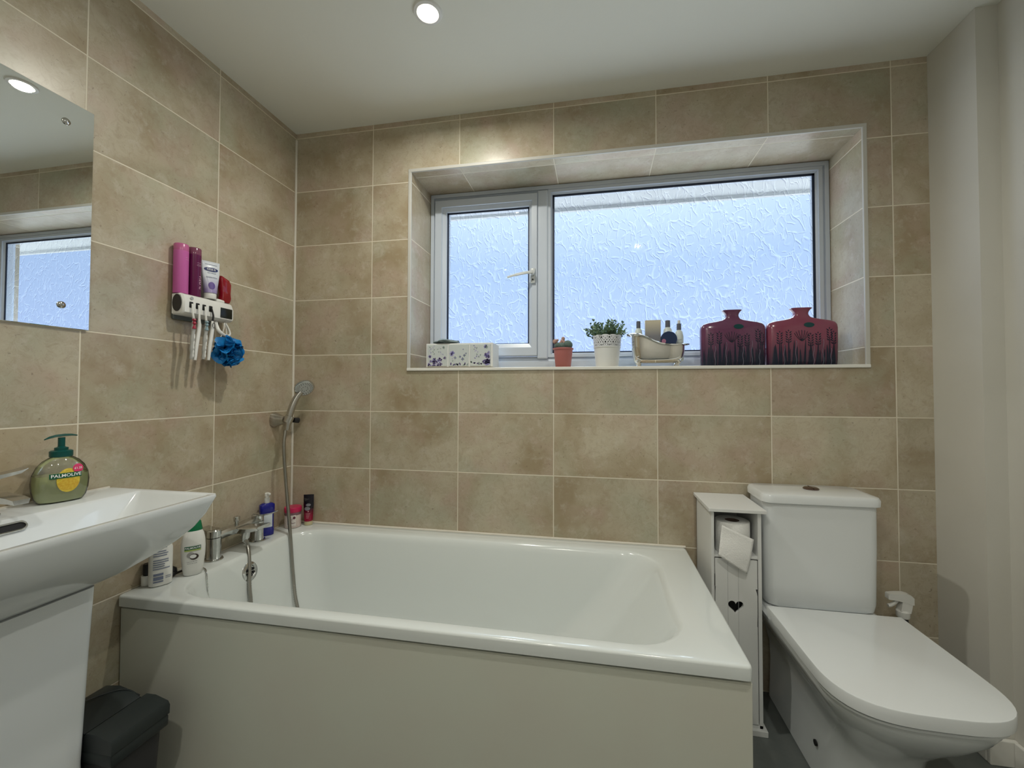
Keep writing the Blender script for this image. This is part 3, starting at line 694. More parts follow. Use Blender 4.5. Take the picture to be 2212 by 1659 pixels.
for k in range(4): merge(bm, patch(F, -.008 + k * .001, .010 - k * .0015, .050 - k * .006, .0518 - k * .006, 8, 1, .0003))
merge(bm, disc(F, .002, .060, .0025, .0028, .0003)); newob('printed_text', bm, mat('print_pinkish', (.55, .28, .33), .4), t)
bm = B()
for k in range(5): tube(bm, [F(-.017 + k * .004, .118 - k * .001), F(-.012 + k * .0042, .104 + k * .002)], .0004, 4)
newob('silver_streaks', bm, M_steel, t)

# ============================================================ toothbrush holder on the wall
HY0, HY1 = -.600, -.378
t = thing('toothbrush_holder', 'white wall-mounted toothbrush holder with a dark solar panel on its front', 'toothbrush holder', (0, -.49, 1.38))
bm = B()
sect = [(.012, -.034), (.046, -.034), (.057, -.026), (.058, .012), (.050, .032), (.040, .036), (.012, .036)]
rings(bm, [[(.012 + (x - .012) * s, y, z * s) for x, z in sect] for y, s in ((-.078, .90), (-.073, 1), (-.05, 1), (.05, 1), (.105, 1), (.113, .9))], cap0=True, cap1=True)
box(bm, .018, .046, .052, .088, .030, .046, bev=.008)
body = newob('body', bm, M_plw, t)
bm = B(); box(bm, .001, .013, -.072, .095, -.048, .03, bev=.004); newob('back_plate', bm, mat('back_plate_grey', (.10, .115, .11), .4), t)
bm = B(); rings(bm, [[(.012 + x, y, z) for x, z in [(.021 + .017 * math.cos(a) , .003 + .028 * math.sin(a)) for a in [2 * math.pi * i / 20 for i in range(20)]]] for y in (-.0805, -.077)], cap0=True, cap1=True); newob('end_window', bm, mat('smoked_plastic', (.03, .03, .03), .15), body)
bm = B(); box(bm, .050, .0595, .056, .103, -.022, .013, bev=.0008); newob('solar_panel', bm, mat('solar_dark', (.008, .012, .008), .25), body)
SL = []
for sy_ in (-0.5424, -0.5199, -0.4965, -0.4724):
    SL.append(sy_)
    bm = B(); box(bm, .0565, .0588, sy_ + .49 - .0065, sy_ + .49 + .0065, -.010 + 0, .010, bev=.002); newob('brush_slot', bm, M_dark, body)
bm = B(); tube(bm, [(.0575, -.050, .022), (.0583, -.050, .022)], .0055, 16); newob('button', bm, mat('button_grey', (.42, .42, .42), .3), body)
# hook ring below right end
bm = B()
hk = [(.035, .058, -.034), (.048, .050, -.052), (.058, .052, -.072), (.060, .075, -.086), (.058, .095, -.080), (.050, .098, -.060), (.040, .092, -.036)]
tube(bm, catmull(hk, 6), .006, 10, flat=.6); newob('hook', bm, M_plw, t)
# toothbrushes
def brush(label, k, y_bot, z_bot, mats, style):
    y = SL[k]
    t = thing('toothbrush', label, 'toothbrush', (.064, y, 1.385), group='toothbrushes in the wall holder')
    bot = Vector((.066, y_bot, z_bot)); L_ = bot - Vector((.064, y, 1.385))
    mid = Vector((0.002, L_.y * .35 + .004, L_.z * .42))
    pts = catmull([(-.002, 0, -.002), (.003, -.002 if style != 3 else .002, -.03), (.004, mid.y - .002, -.055), mid, (.003, L_.y * .75, L_.z * .75), tuple(L_)], 7)
    n = len(pts)
    bm = B(); c = int(n * .36)
    tube(bm, pts[:c + 1], [.0022 + .0012 * i / c for i in range(c + 1)], 8); newob('neck', bm, mats[0], t)
    rr_ = [.0036 + .0026 * math.sin(math.pi * min(1, i / (n - c) * 1.0) * .92) + (.0008 * math.sin(i * 1.5) if style in (0, 2) else 0) for i in range(n - c)]
    bm = B(); tube(bm, pts[c:], rr_, 10); newob('handle', bm, mats[1], t)
    if style in (0, 2):
        bm = B(); g = [p + Vector((.0035, -.001, 0)) for p in pts[c + 1:c + 11]]
        tube(bm, g, [.0045 + .0016 * math.sin(i * 1.6) for i in range(len(g))], 8); newob('grip', bm, mats[2], t)
        bm = B(); g = [p + Vector((.0045, .0015, 0)) for p in pts[-12:-1]]
        tube(bm, g, [.0016 + .0013 * math.sin(i * 1.6) ** 2 for i in range(len(g))], 8); newob('white_grip', bm, M_plw, t)
    if style == 3:
        bm = B(); pc = pts[c + 5] + Vector((.0065, 0, 0)); tube(bm, [pc + Vector((0, .0045 * math.cos(a), .009 * math.sin(a))) for a in [2 * math.pi * i / 18 for i in range(19)]], .0008, 6); newob('ring_mark', bm, M_black, t)
grey_h = mat('handle_grey', (.40, .40, .38), .3); 
brush('toothbrush with a white neck and crimson wavy grip, leftmost in the wall holder', 0, -0.5458, 1.2002, (M_plw, grey_h, mat('grip_crimson', (.35, .02, .05), .4)), 0)
brush('plain all-white toothbrush, second from the left in the wall holder', 1, -0.5331, 1.1981, (M_plw, M_plw), 1)
brush('toothbrush with a white neck and pale blue wavy grip in the wall holder', 2, -0.5037, 1.2034, (M_plw, grey_h, mat('grip_blue', (.22, .33, .38), .4)), 2)
brush('white toothbrush with a black neck and black oval mark, rightmost in the holder', 3, -0.4849, 1.2017, (M_black, M_plw), 3)
# things on top of the holder
def can(label, y, ztop, r, col, lid, zb=1.4165):
    h_ = ztop - zb
    t = thing('spray_can', label, 'spray can', (.0225, y, zb), group='spray cans on the toothbrush holder')
    bm = B(); lathe(bm, [(r * .96, 0), (r, .002), (r, h_ * .86)], 28); newob('can_body', bm, col, t)
    bm = B(); lathe(bm, [(r, h_ * .86), (r * 1.0, h_ * .98), (r * .9, h_), (0, h_)], 28); newob('cap', bm, lid, t)
    return t, h_
M_pink = mat('can_pink', (.56, .12, .38), .38); M_plum = mat('can_plum', (.115, .006, .060), .3)
can_p, hh = can('tall bright pink spray can standing on the toothbrush holder', -0.5492, 1.58, .0205, M_pink, mat('cap_pink', (.52, .13, .30), .25))
bm = B()
for z in (.118, .112): tube(bm, [(.0207 * math.cos(R(a)), .0207 * math.sin(R(a)), z) for a in range(-5, 40, 5)], .0005, 4)
newob('printed_text', bm, mat('print_pale_pink', (.70, .42, .55), .4), can_p)
can_d, hh = can('dark plum spray can with a clear smoky cap beside the pink can', -0.5034, 1.5817, .0195, M_plum, mat('cap_smoky', (.20, .06, .11), .15))
bm = B()
for z in (.114, .108, .104): tube(bm, [(.0198 * math.cos(R(a)), .0198 * math.sin(R(a)), z) for a in range(-20, 30, 5)], .0005, 4)
def vert(u, v): a = R(22) + v / .0196; return Vector((.0199 * math.cos(a), .0199 * math.sin(a), .048 + u))
merge(bm, text_bm('blush', .022, vert)); newob('printed_text', bm, mat('print_lilac', (.62, .38, .50), .4), can_d)
ty = -0.4549
t, F = squeeze_tube('toothpaste_tube', 'white and violet toothpaste tube standing on its cap between can and red pouch', 'toothpaste', (.036, ty, 1.4185), (0, 0, R(-22)), .054, .128,
                    grad_mat('paste_body', .028, .078, (.33, .27, .50), (.68, .72, .78)), M_plw, .020, .018)
bm = disc(F, -.001, .103, .021, .0075, .0006); newob('brand_oval', bm, mat('oval_navy', (.008, .02, .12), .3), t)
newob('lettering', text_bm('Oral-B', .0098, lambda u, v: F(u - .001, .103 + v) + Vector((.0016, 0, 0))), M_text, t)
bm = B(); merge(bm, text_bm('ADVANCE', .0055, lambda u, v: F(u, .090 + v) + Vector((.0004, 0, 0)))); merge(bm, text_bm('PERFECTION', .0058, lambda u, v: F(u, .074 + v) + Vector((.0004, 0, 0))))
merge(bm, patch(F, -.018, .018, .120, .1212, 8, 1, .0003)); newob('printed_text', bm, mat('print_navy', (.05, .07, .16), .4), t)
bm = disc(F, -.002, .045, .010, .013, .0004); newob('violet_motif', bm, mat('motif_violet', (.12, .07, .28), .4), t)
ry = -0.3961
bm = B()
outl = [(-.021, 0), (.014, -.002), (.020, .010), (.017, .030), (.019, .072), (.012, .083), (-.020, .094), (-.023, .085), (-.019, .03)]
rings(bm, [[(x, u * s, v * s + (1 - s) * .045) for u, v in outl] for x, s in ((-.012, .82), (-.009, .97), (0, 1), (.008, .97), (.012, .80))], cap0=True, cap1=True)
o = newob('refill_pouch', bm, mat('pouch_red', (.26, .004, .012), .12, coat=.5, bump=(60, .8)), loc=(.034, ry, 1.4185)); tag(o, 'glossy dark red plastic pouch standing at the right end of the toothbrush holder', 'pouch')
o.data.shade_smooth()
# bath puff
t = thing('bath_puff', 'bright blue mesh bath puff hanging below the toothbrush holder', 'bath puff', (.066, -0.4116, 1.237))
random.seed(11); bm = B()
for k in range(46):
    d = Vector((random.gauss(0, 1), random.gauss(0, 1), random.gauss(0, 1))).normalized()
    u = d.orthogonal().normalized(); v = d.cross(u); rad = random.uniform(.030, .049); ph = random.uniform(0, 6.28)
    n = 16; rs = []
    for j in range(4):
        rr_ = .006 + j * .0075
        rs.append([d * (rad * (.62 + .13 * j) + .0045 * math.sin(3 * a + ph + j)) + (u * math.cos(a) + v * math.sin(a)) * (rr_ + .0035 * math.sin(4 * a + ph)) for a in [2 * math.pi * i / n for i in range(n)]])
    for r_ in rs:
        for p in r_: p.x *= .92
    rings(bm, rs)
newob('mesh_ruffles', bm, mat('puff_blue', (.006, .16, .45), .45, noise=(80, .6, (.01, .26, .62))), t)
bm = B(); tube(bm, catmull([(-.008, -.02, .050), (-.004, -.012, .080), (-.010, -.004, .103), (-.010, .004, .080), (-.004, .0, .050)], 6), .0014, 6); newob('hanging_cord', bm, M_plw, t)

# ============================================================ window sill objects
SZ = OZ0 + .0006
# floral mini drawers
t = thing('mini_drawers', 'white three-drawer box with purple floral fronts at the left end of the windowsill', 'drawer box', (.783, .035, SZ))
bm = B(); box(bm, -.151, .151, .0, .110, .005, .109, bev=.0015, seg=1); box(bm, -.13, .13, .01, .10, 0, .005)
cs = newob('case', bm, M_wood, t, smooth=False)
random.seed(5)
M_fl = [mat('petal_violet', (.22, .20, .48), .6), mat('petal_lilac', (.45, .42, .62), .6), mat('stem_greygreen', (.22, .28, .28), .6), mat('petal_plum', (.10, .07, .20), .6)]
def petal(bm, x, z, ang, l, w, y, mi):
    c, s = math.cos(ang), math.sin(ang); pts = [(0, 0), (l * .35, w), (l * .8, w * .8), (l, 0), (l * .8, -w * .8), (l * .35, -w)]
    vs = []
    for u, v in pts: vs.append(bm.verts.new((x + u * c - v * s, y, z + u * s + v * c)))
    f = bm.faces.new(vs); f.material_index = mi
def clampf(bm, x0, x1, z0, z1):
    for v in bm.verts: v.co.x = min(max(v.co.x, x0), x1); v.co.z = min(max(v.co.z, z0), z1)
for k in range(3):
    x0 = -.144 + k * .0975; x1 = x0 + .091
    bm = B(); box(bm, x0, x1, -.003, .001, .009, .103, bev=.001, seg=1); d = newob('drawer', bm, mat('drawer_white', (.56, .61, .61), .5), cs, smooth=False)
    bm = B(); yy = -.0034
    def fl(cx, cz, r, n=6, mis=(0, 1, 3)):
        for j in range(n * 2):
            petal(bm, cx, cz, 2 * math.pi * j / (n) + random.uniform(-.3, .3), r * (1 if j < n else .55), r * .32, yy - .0001 * (j // 3), random.choice(mis))
    def sprig(cx, cz, n, l, ang=math.pi / 2, mi=2):
        for j in range(n):
            px = cx + math.cos(ang) * j * l; pz = cz + math.sin(ang) * j * l
            petal(bm, px, pz, ang + (.7 if j % 2 else -.7), l * .9, l * .22, yy - .0001 * j, random.choice((mi, 0, 1)))
    if k == 0:
        for j in range(15): fl(x0 + random.uniform(.004, .085), .012 + random.random() ** 1.6 * .042, random.uniform(.006, .012))
        sprig(x0 + .014, .066, 4, .008); sprig(x0 + .029, .060, 5, .009); sprig(x0 + .045, .085, 3, .007, .2); sprig(x0 + .072, .058, 4, .007, 2.4); fl(x0 + .075, .091, .006, 5, (2, 2))
    elif k == 1:
        fl(x0 + .016, .064, .013, 6, (0, 0, 1)); sprig(x0 + .016, .030, 3, .008, 1.2)
        for u, v, r in ((.030, .046, .007), (.052, .050, .006), (.064, .040, .008), (.072, .055, .007), (.079, .064, .004), (.066, .082, .003)): fl(x0 + u, v, r, 4, (0, 2))
        for j in range(9): petal(bm, x0 + .01 + j * .009, .012, random.uniform(.4, 2.6), .014, .003, yy, random.choice((2, 3)))
    else:
        for j in range(7): fl(x0 + .060 + random.uniform(0, .024), .020 + random.uniform(0, .035), random.uniform(.009, .015), 7, (0, 3, 1))
        sprig(x0 + .020, .070, 4, .008); sprig(x0 + .036, .048, 5, .009, 1.8); sprig(x0 + .018, .045, 4, .009, .3); fl(x0 + .070, .092, .010, 6, (0, 2)); fl(x0 + .083, .065, .009, 5, (1, 0))
        for j in range(12): petal(bm, x0 + .005 + j * .006, .014 + random.uniform(0, .012), random.uniform(0, 3.1), .010, .003, yy, random.choice((2, 3, 2)))
    clampf(bm, x0 + .002, x1 - .002, .011, .101)
    newob('floral_print', bm, M_fl, d, smooth=False)
# folded dark glove on top
bm = B()
rs = []
for i in range(15):
    f = i / 14; x = -.052 + .112 * f; hgt = .017 + .007 * math.sin(f * 5) * f; wd = .018 + .022 * math.sin(math.pi * min(1, f * 1.05))
    rs.append([(x, wd * math.cos(a), (hgt * (.5 + .5 * math.sin(a)) + .0022 * math.sin(3 * a + f * 9)) * (.55 if i < 4 else 1)) for a in [2 * math.pi * j / 14 for j in range(14)]])
rings(bm, rs, cap0=True, cap1=True)
zmin = min(v.co.z for v in bm.verts)
for v in bm.verts: v.co.z -= zmin
o = newob('folded_cloth', bm, mat('cloth_dark', (.02, .03, .05), .8, noise=(24, 1, (.30, .38, .38))), loc=(.712, .062, SZ + .1095)); tag(o, 'dark folded cloth lying on top of the floral drawer box', 'cloth')
# pink pot with succulent
t = thing('potted_succulent', 'small pink pot with a knobbly succulent below the window mullion', 'potted plant', (1.2301, .075, SZ))
bm = B(); lathe(bm, [(.030, 0), (.032, .002), (.040, .076), (.0435, .078), (.0435, .083), (.040, .084), (.0385, .080), (.036, .06)], 36, cap=True); newob('pot', bm, mat('pot_pink', (.44, .15, .14), .5), t)
bm = B(); lathe(bm, [(.038, .074), (.02, .078), (0, .078)], 24); newob('soil', bm, mat('soil', (.05, .04, .03), .9), t)
bm = B()
def blob(bm, c, r, sz=1.0, seg=14, bumpy=0.0, mi=0):
    tmp = bmesh.new(); bmesh.ops.create_icosphere(tmp, subdivisions=3, radius=1)
    for v in tmp.verts:
        k = 1 + bumpy * math.sin(9 * v.co.x + 5 * v.co.z) * math.sin(8 * v.co.y + 3 * v.co.x)
        v.co = Vector((c[0] + v.co.x * r * k, c[1] + v.co.y * r * k, c[2] + v.co.z * r * sz * k))
    merge(bm, tmp, mi)
blob(bm, (.019, 0, .097), .021, .95, bumpy=.05); blob(bm, (-.004, -.01, .092), .018, .8, bumpy=.06); blob(bm, (-.022, .0, .094), .016, .9, bumpy=.08); blob(bm, (.004, .016, .092), .018)
newob('cactus', bm, mat('cactus_green', (.10, .15, .13), .7, bump=(300, 1)), t)
bm = B(); random.seed(2)
for c, r in (((-.034, -.004, .112), .0095), ((-.028, .004, .104), .0075), ((-.024, 0, .118), .005), ((-.002, 0, .112), .010), ((.0, .0, .124), .0075), ((.006, -.004, .106), .007), ((-.010, 0, .106), .007)): blob(bm, c, r, 1.1, bumpy=.12)
newob('blossom', bm, mat('blossom_beige', (.42, .26, .22), .7), t)
# white lace pot with leafy plant
t = thing('potted_leafy_plant', 'leafy green plant in a white pot with a pierced lace rim on the windowsill', 'potted plant', (1.4123, .078, SZ))
bm = B(); lathe(bm, [(.043, 0), (.046, .002), (.0535, .080), (.0555, .0815), (.0555, .0845), (.054, .0855), (.052, .0855), (.0515, .080), (.044, .004)], 48, cap=False); lathe(bm, [(.044, .003), (0, .003)], 32)
newob('pot', bm, mat('pot_white', (.74, .76, .75), .35), t)
bm = B(); NU, NV = 264, 26; V = {}
def lacep(i, j):
    a = 2 * math.pi * i / NU; f = j / NV; sc = 11
    z = .0855 + .045 * f; r = .0545 + .0035 * f
    if j == NV: z += .004 * abs(math.cos(a * sc / 2)) ** .6 - .002
    return (r * math.cos(a), r * math.sin(a), z)
for i in range(NU):
    for j in range(NV):
        a = (i + .5) / NU * 11; v = (j + .5) / NV
        u = (a % 1.0) - .5; hole = False
        for cu, cv, r_ in ((0, .78, .085), (.25, .86, .05), (-.25, .86, .05), (.5, .70, .05), (-.5, .70, .05), (0, .10, .055), (.20, .12, .05), (-.20, .12, .05), (.5, .36, .085), (-.5, .36, .085), (.5, .16, .045), (-.5, .16, .045), (.16, .36, .055), (-.16, .36, .055), (0, .52, .05), (.33, .55, .05), (-.33, .55, .05), (.30, .24, .035), (-.30, .24, .035), (.14, .66, .04), (-.14, .66, .04)):
            if (u - cu) ** 2 + ((v - cv) * 1.35) ** 2 < r_ * r_ * 1.5: hole = True; break
        if hole: continue
        vs = []
        for ii, jj in ((i, j), (i + 1, j), (i + 1, j + 1), (i, j + 1)):
            k = (ii % NU, jj)
            if k not in V: V[k] = bm.verts.new(lacep(*k))
            vs.append(V[k])
        bm.faces.new(vs)
o = newob('lace_rim', bm, mat('lace_white', (.66, .68, .72), .4), t); md = o.modifiers.new('s', 'SOLIDIFY'); md.thickness = .0014
bm = B(); lathe(bm, [(.046, .07), (.051, .117), (.049, .120), (.03, .121), (0, .122)], 28); newob('inner_pot', bm, mat('soil_dark', (.015, .02, .02), .9), t)
bm = B(); random.seed(21)
def leafq(bm, p, d, up, l, w, mi=0):
    s = d.cross(up).normalized(); n_ = s.cross(d).normalized()
    pts = [p, p + d * l * .35 + s * w + n_ * w * .3, p + d * l * .7 + s * w * .85 + n_ * w * .3, p + d * l, p + d * l * .7 - s * w * .85 + n_ * w * .3, p + d * l * .35 - s * w + n_ * w * .3]
    m1 = p + d * l * .35; m2 = p + d * l * .7
    v = [bm.verts.new(x) for x in pts]; a = bm.verts.new(m1); b = bm.verts.new(m2)
    for f in ((v[0], v[1], a), (v[1], v[2], b, a), (v[2], v[3], b), (v[3], v[4], b), (v[4], v[5], a, b), (v[5], v[0], a)):
        g = bm.faces.new(f); g.material_index = mi
for k in range(58):
    az = random.uniform(0, 2 * math.pi); tilt = random.uniform(.1, 1.25); ln = random.uniform(.040, .078)
    d = Vector((math.cos(az) * math.sin(tilt), math.sin(az) * math.sin(tilt) * .8, math.cos(tilt)))
    st = Vector((math.cos(az) * .034 * random.random(), math.sin(az) * .03 * random.random(), .115))
    if d.x * math.cos(az) > 0: st.x += math.cos(az) * .010
    pts = [st + d * ln * f + Vector((0, 0, .010 * f * f)) for f in (0, .25, .5, .75, 1)]
    tube(bm, pts, .0008, 4, cap=False)
    m = 7
    for j in range(m + 1):
        f = .2 + .8 * j / m; p = st + d * ln * f + Vector((0, 0, .010 * f * f))
        for s in (1, -1):
            a = random.uniform(0, 6.28); o_ = Vector((math.cos(a), math.sin(a) * .7, random.uniform(-.1, .8))) 
            dd = (d * .6 + o_).normalized(); leafq(bm, p, dd, Vector((random.uniform(-1, 1), random.uniform(-1, 1), 1)).normalized(), random.uniform(.010, .015), random.uniform(.0034, .0050), random.choice((0, 0, 1)))
newob('foliage', bm, [mat('leaf_green', (.13, .22, .14), .5), mat('leaf_light', (.26, .36, .21), .5)], t, smooth=False)

# silver miniature bath with toiletries
CX = 1.612; CYb = .070
t = thing('miniature_bath_caddy', 'polished silver miniature clawfoot bath holding toiletries on the windowsill', 'caddy', (CX, CYb, SZ))
n = 56
def rimh(u):  # u from -1 (left) to 1 (right)
    s = (u + 1) / 2
    return .130 - .045 * (1 / (1 + math.exp(-(s - .36) * 12))) + .004 * max(0, s - .75) * 4 + .002 * (1 - s)
def mb(hx, hy, fz, base, cxo=0, e=2.6):
    out = []
    for i in range(n):
        a = 2 * math.pi * i / n; cx_ = abs(math.cos(a)) ** (2 / e) * (1 if math.cos(a) >= 0 else -1); sy_ = abs(math.sin(a)) ** (2 / e) * (1 if math.sin(a) >= 0 else -1)
        x = cxo + hx * cx_; z = base + fz * (rimh(cx_) - base) if fz else base
        out.append((x, hy * sy_, z))
    return out
bm = B()
rings(bm, [mb(.122, .055, 1, 0), mb(.123, .056, 1.02, 0), mb(.118, .052, 1.04, 0), mb(.106, .046, 1.0, 0), mb(.104, .045, .9, .02), mb(.103, .045, .6, .022), mb(.098, .043, .25, .022), mb(.092, .040, .08, .020, -.003), mb(.084, .034, 0, .0165, -.003), mb(.06, .02, 0, .016, -.003)], cap1=True)
rings(bm, [mb(.105, .0445, .98, 0), mb(.1, .0425, .6, .024), mb(.094, .040, .25, .024), mb(.08, .03, 0, .020)], cap1=True)
newob('tub', bm, M_silver, t, sharp=70)
for sx_ in (-.070, .070):
    for sy_ in (-.024, .024):
        bm = B(); tube(bm, catmull([(sx_ * 1.05, sy_, .026), (sx_ * 1.10, sy_ * 1.2, .018), (sx_ * 1.02, sy_ * 1.15, .009), (sx_ * 1.08, sy_ * 1.3, .004)], 5), [.008, .0085, .009, .008, .0075, .007, .006, .0055, .005, .0048, .0048, .005, .0055, .006, .006, .0058], 10)
        m_ = min(v.co.z for v in bm.verts)
        for v in bm.verts: v.co.z -= m_ if v.co.z < .012 else 0
        newob('claw_foot', bm, M_silver, t)
def minibottle(label, x, y, capc, r=.0155, htop=.142, bodyz=.118, spray=False, mclear=None):
    t = thing('miniature_bottle', label, 'bottle', (x, y, SZ + .0245), group='miniature bottles in the silver caddy')
    b = bodyz - .0245; hh = htop - .0245
    bm = B(); lathe(bm, [(r * .94, 0), (r, .003), (r, b * .78), (r * .8, b * .93), (r * .42, b)], 24); newob('bottle', bm, mclear, t)
    bm = B(); lathe(bm, [(r * .5, b - .002), (r * .52, b), (r * .5, hh - (.014 if spray else 0)), (r * .42, hh + .001 - (.014 if spray else 0))], 18); newob('cap', bm, capc, t)
    if spray:
        bm = B(); lathe(bm, [(r * .30, hh - .014), (r * .32, hh - .012), (r * .30, hh)], 14); newob('nozzle', bm, M_plw, t)
    F_ = lambda u, v: Vector(((r + .0003) * math.sin(u / r), -(r + .0003) * math.cos(u / r), v))
    bm = B()
    for k in range(3): merge(bm, text_bm(('SOFT', 'mild & fresh', 'care')[k], (.008, .005, .005)[k], lambda u, v: F_(u, b * .66 - k * .010 + v)))
    newob('printed_text', bm, M_textg, t)
mclr = glassy('bottle_clear', (.80, .87, .86), .1, .25); mwhite = mat('bottle_frost', (.62, .68, .66), .35)
capg = mat('cap_greybrown', (.12, .13, .16), .4)
minibottle('small bottle with a dark cap at the left of the silver caddy', 1.5392, .085, capg, .0165, .190, .163, mclear=mwhite)
minibottle('small bottle with a dark cap in the middle right of the silver caddy', 1.6553, .090, capg, .0195, .191, .165, mclear=mwhite)
minibottle('small spray bottle with a pale nozzle at the right of the silver caddy', 1.6979, .086, capg, .0175, .190, .152, True, mclear=mwhite)
x0 = 1.5666; x1 = 1.6279
bm = B(); box(bm, 0, x1 - x0, 0, .024, 0, .170, bev=.0006, seg=1); o = newob('carton', bm, grad_mat('carton_beige', .105, .165, (.22, .22, .24), (.60, .55, .42), .5), loc=(x0, .086, SZ + .0245), smooth=False); tag(o, 'tall slim beige and grey carton standing in the silver caddy', 'carton')
# pouch with pink print
bm = B(); ou = [(-.027, .0), (.025, .0), (.026, .018), (.029, .040), (.0, .036), (-.027, .033)]
rings(bm, [[(u * s, y, v * s) for u, v in ou] for y, s in ((-.005, .9), (0, 1), (.005, .9))], cap0=True, cap1=True)
t2 = newob('soap_pouch', bm, mat('pouch_navy', (.015, .03, .08), .3), loc=(1.5553 - .002, .056, SZ + .083), rot=(0, 0, 0)); tag(t2, 'small navy pouch with a pink and white band leaning in the silver caddy', 'pouch')
bm = B(); box(bm, -.026, .028, -.0062, -.005, .024, .037, bev=.001, seg=1); newob('pink_band', bm, mat('band_pink', (.48, .30, .34), .5, noise=(120, 1, (.20, .06, .09))), t2)
# round tin
t = thing('round_tin', 'round dark navy tin with a pink edge standing on its side in the caddy', 'tin', (1.6524, .047, SZ + .110), (R(90), 0, 0))
bm = B(); lathe(bm, [(.030, -.006), (.0315, -.004), (.0315, .004), (.030, .006), (0, .006)], 36); tn = newob('lid', bm, mat('tin_navy', (.012, .03, .09), .3), t)
bm = B(); lathe(bm, [(.0085, .006), (.0085, .0065), (0, .0065)], 16, c=(-.020, -.008, 0)); newob('pink_flower', bm, mat('flower_pink', (.40, .16, .26), .5), t)

# vases
def vase_mat(name, top):
    m = bpy.data.materials.new(name); m.use_nodes = True; tt = m.node_tree; b = tt.nodes['Principled BSDF']; L = tt.links.new
    tcv = N(tt, 'ShaderNodeTexCoord'); spv = N(tt, 'ShaderNodeSeparateXYZ'); L(tcv.outputs['Object'], spv.inputs[0])
    cbv = N(tt, 'ShaderNodeCombineXYZ'); L(spv.outputs['X'], cbv.inputs[0])
    nv = N(tt, 'ShaderNodeTexNoise'); nv.inputs['Scale'].default_value = 70; nv.inputs['Detail'].default_value = 2; L(cbv.outputs[0], nv.inputs['Vector'])
    ad = N(tt, 'ShaderNodeMath', operation='MULTIPLY_ADD'); L(nv.outputs['Fac'], ad.inputs[0]); ad.inputs[1].default_value = -.12; L(spv.outputs['Z'], ad.inputs[2])
    mr = N(tt, 'ShaderNodeMapRange'); L(ad.outputs[0], mr.inputs[0]); mr.inputs[1].default_value = -.060; mr.inputs[2].default_value = .050
    mi_ = N(tt, 'ShaderNodeMix', data_type='RGBA'); mi_.inputs['A'].default_value = (.018, .018, .045, 1); mi_.inputs['B'].default_value = (*top, 1); L(mr.outputs[0], mi_.inputs['Factor'])
    L(mi_.outputs['Result'], b.inputs['Base Color']); b.inputs['Roughness'].default_value = .18; b.inputs['Coat Weight'].default_value = .4
    return m
M_va = vase_mat('vase_glaze_plum', (.135, .038, .095)); M_vb = vase_mat('vase_glaze_pink', (.235, .050, .095))
M_vd = mat('vase_ink', (.008, .014, .035), .3); M_vl = mat('vase_line', (.30, .30, .40), .4); M_vs = mat('vase_spot', (.004, .05, .055), .2)
VP = [(.113, .024, 0), (.116, .027, .003), (.117, .030, .02), (.1185, .032, .10), (.1185, .031, .144), (.117, .029, .156), (.112, .026, .165), (.098, .023, .1715), (.070, .021, .1765), (.046, .020, .181), (.031, .0185, .186), (.0245, .0175, .194), (.0230, .017, .201), (.0255, .0175, .209), (.031, .0185, .216), (.0365, .020, .2205), (.0355, .019, .222), (.020, .010, .214)]
def vring(a, b_, z, e=3.4, n=64): return [(a * abs(math.cos(q)) ** (2 / e) * (1 if math.cos(q) >= 0 else -1), b_ * abs(math.sin(q)) ** (2 / e) * (1 if math.sin(q) >= 0 else -1), z) for q in [2 * math.pi * i / n for i in range(n)]]
def vfront(u, v, off=.0007, e=3.4):
    for (a0, b0, z0), (a1, b1, z1) in zip(VP, VP[1:]):
        if z0 <= v <= z1: k = (v - z0) / (z1 - z0); a = a0 + (a1 - a0) * k; b_ = b0 + (b1 - b0) * k; break
    else: a, b_ = VP[4][:2]
    s = min(.995, abs(u) / a); return Vector((u, -b_ * (1 - s ** e) ** (1 / e) - off, v))
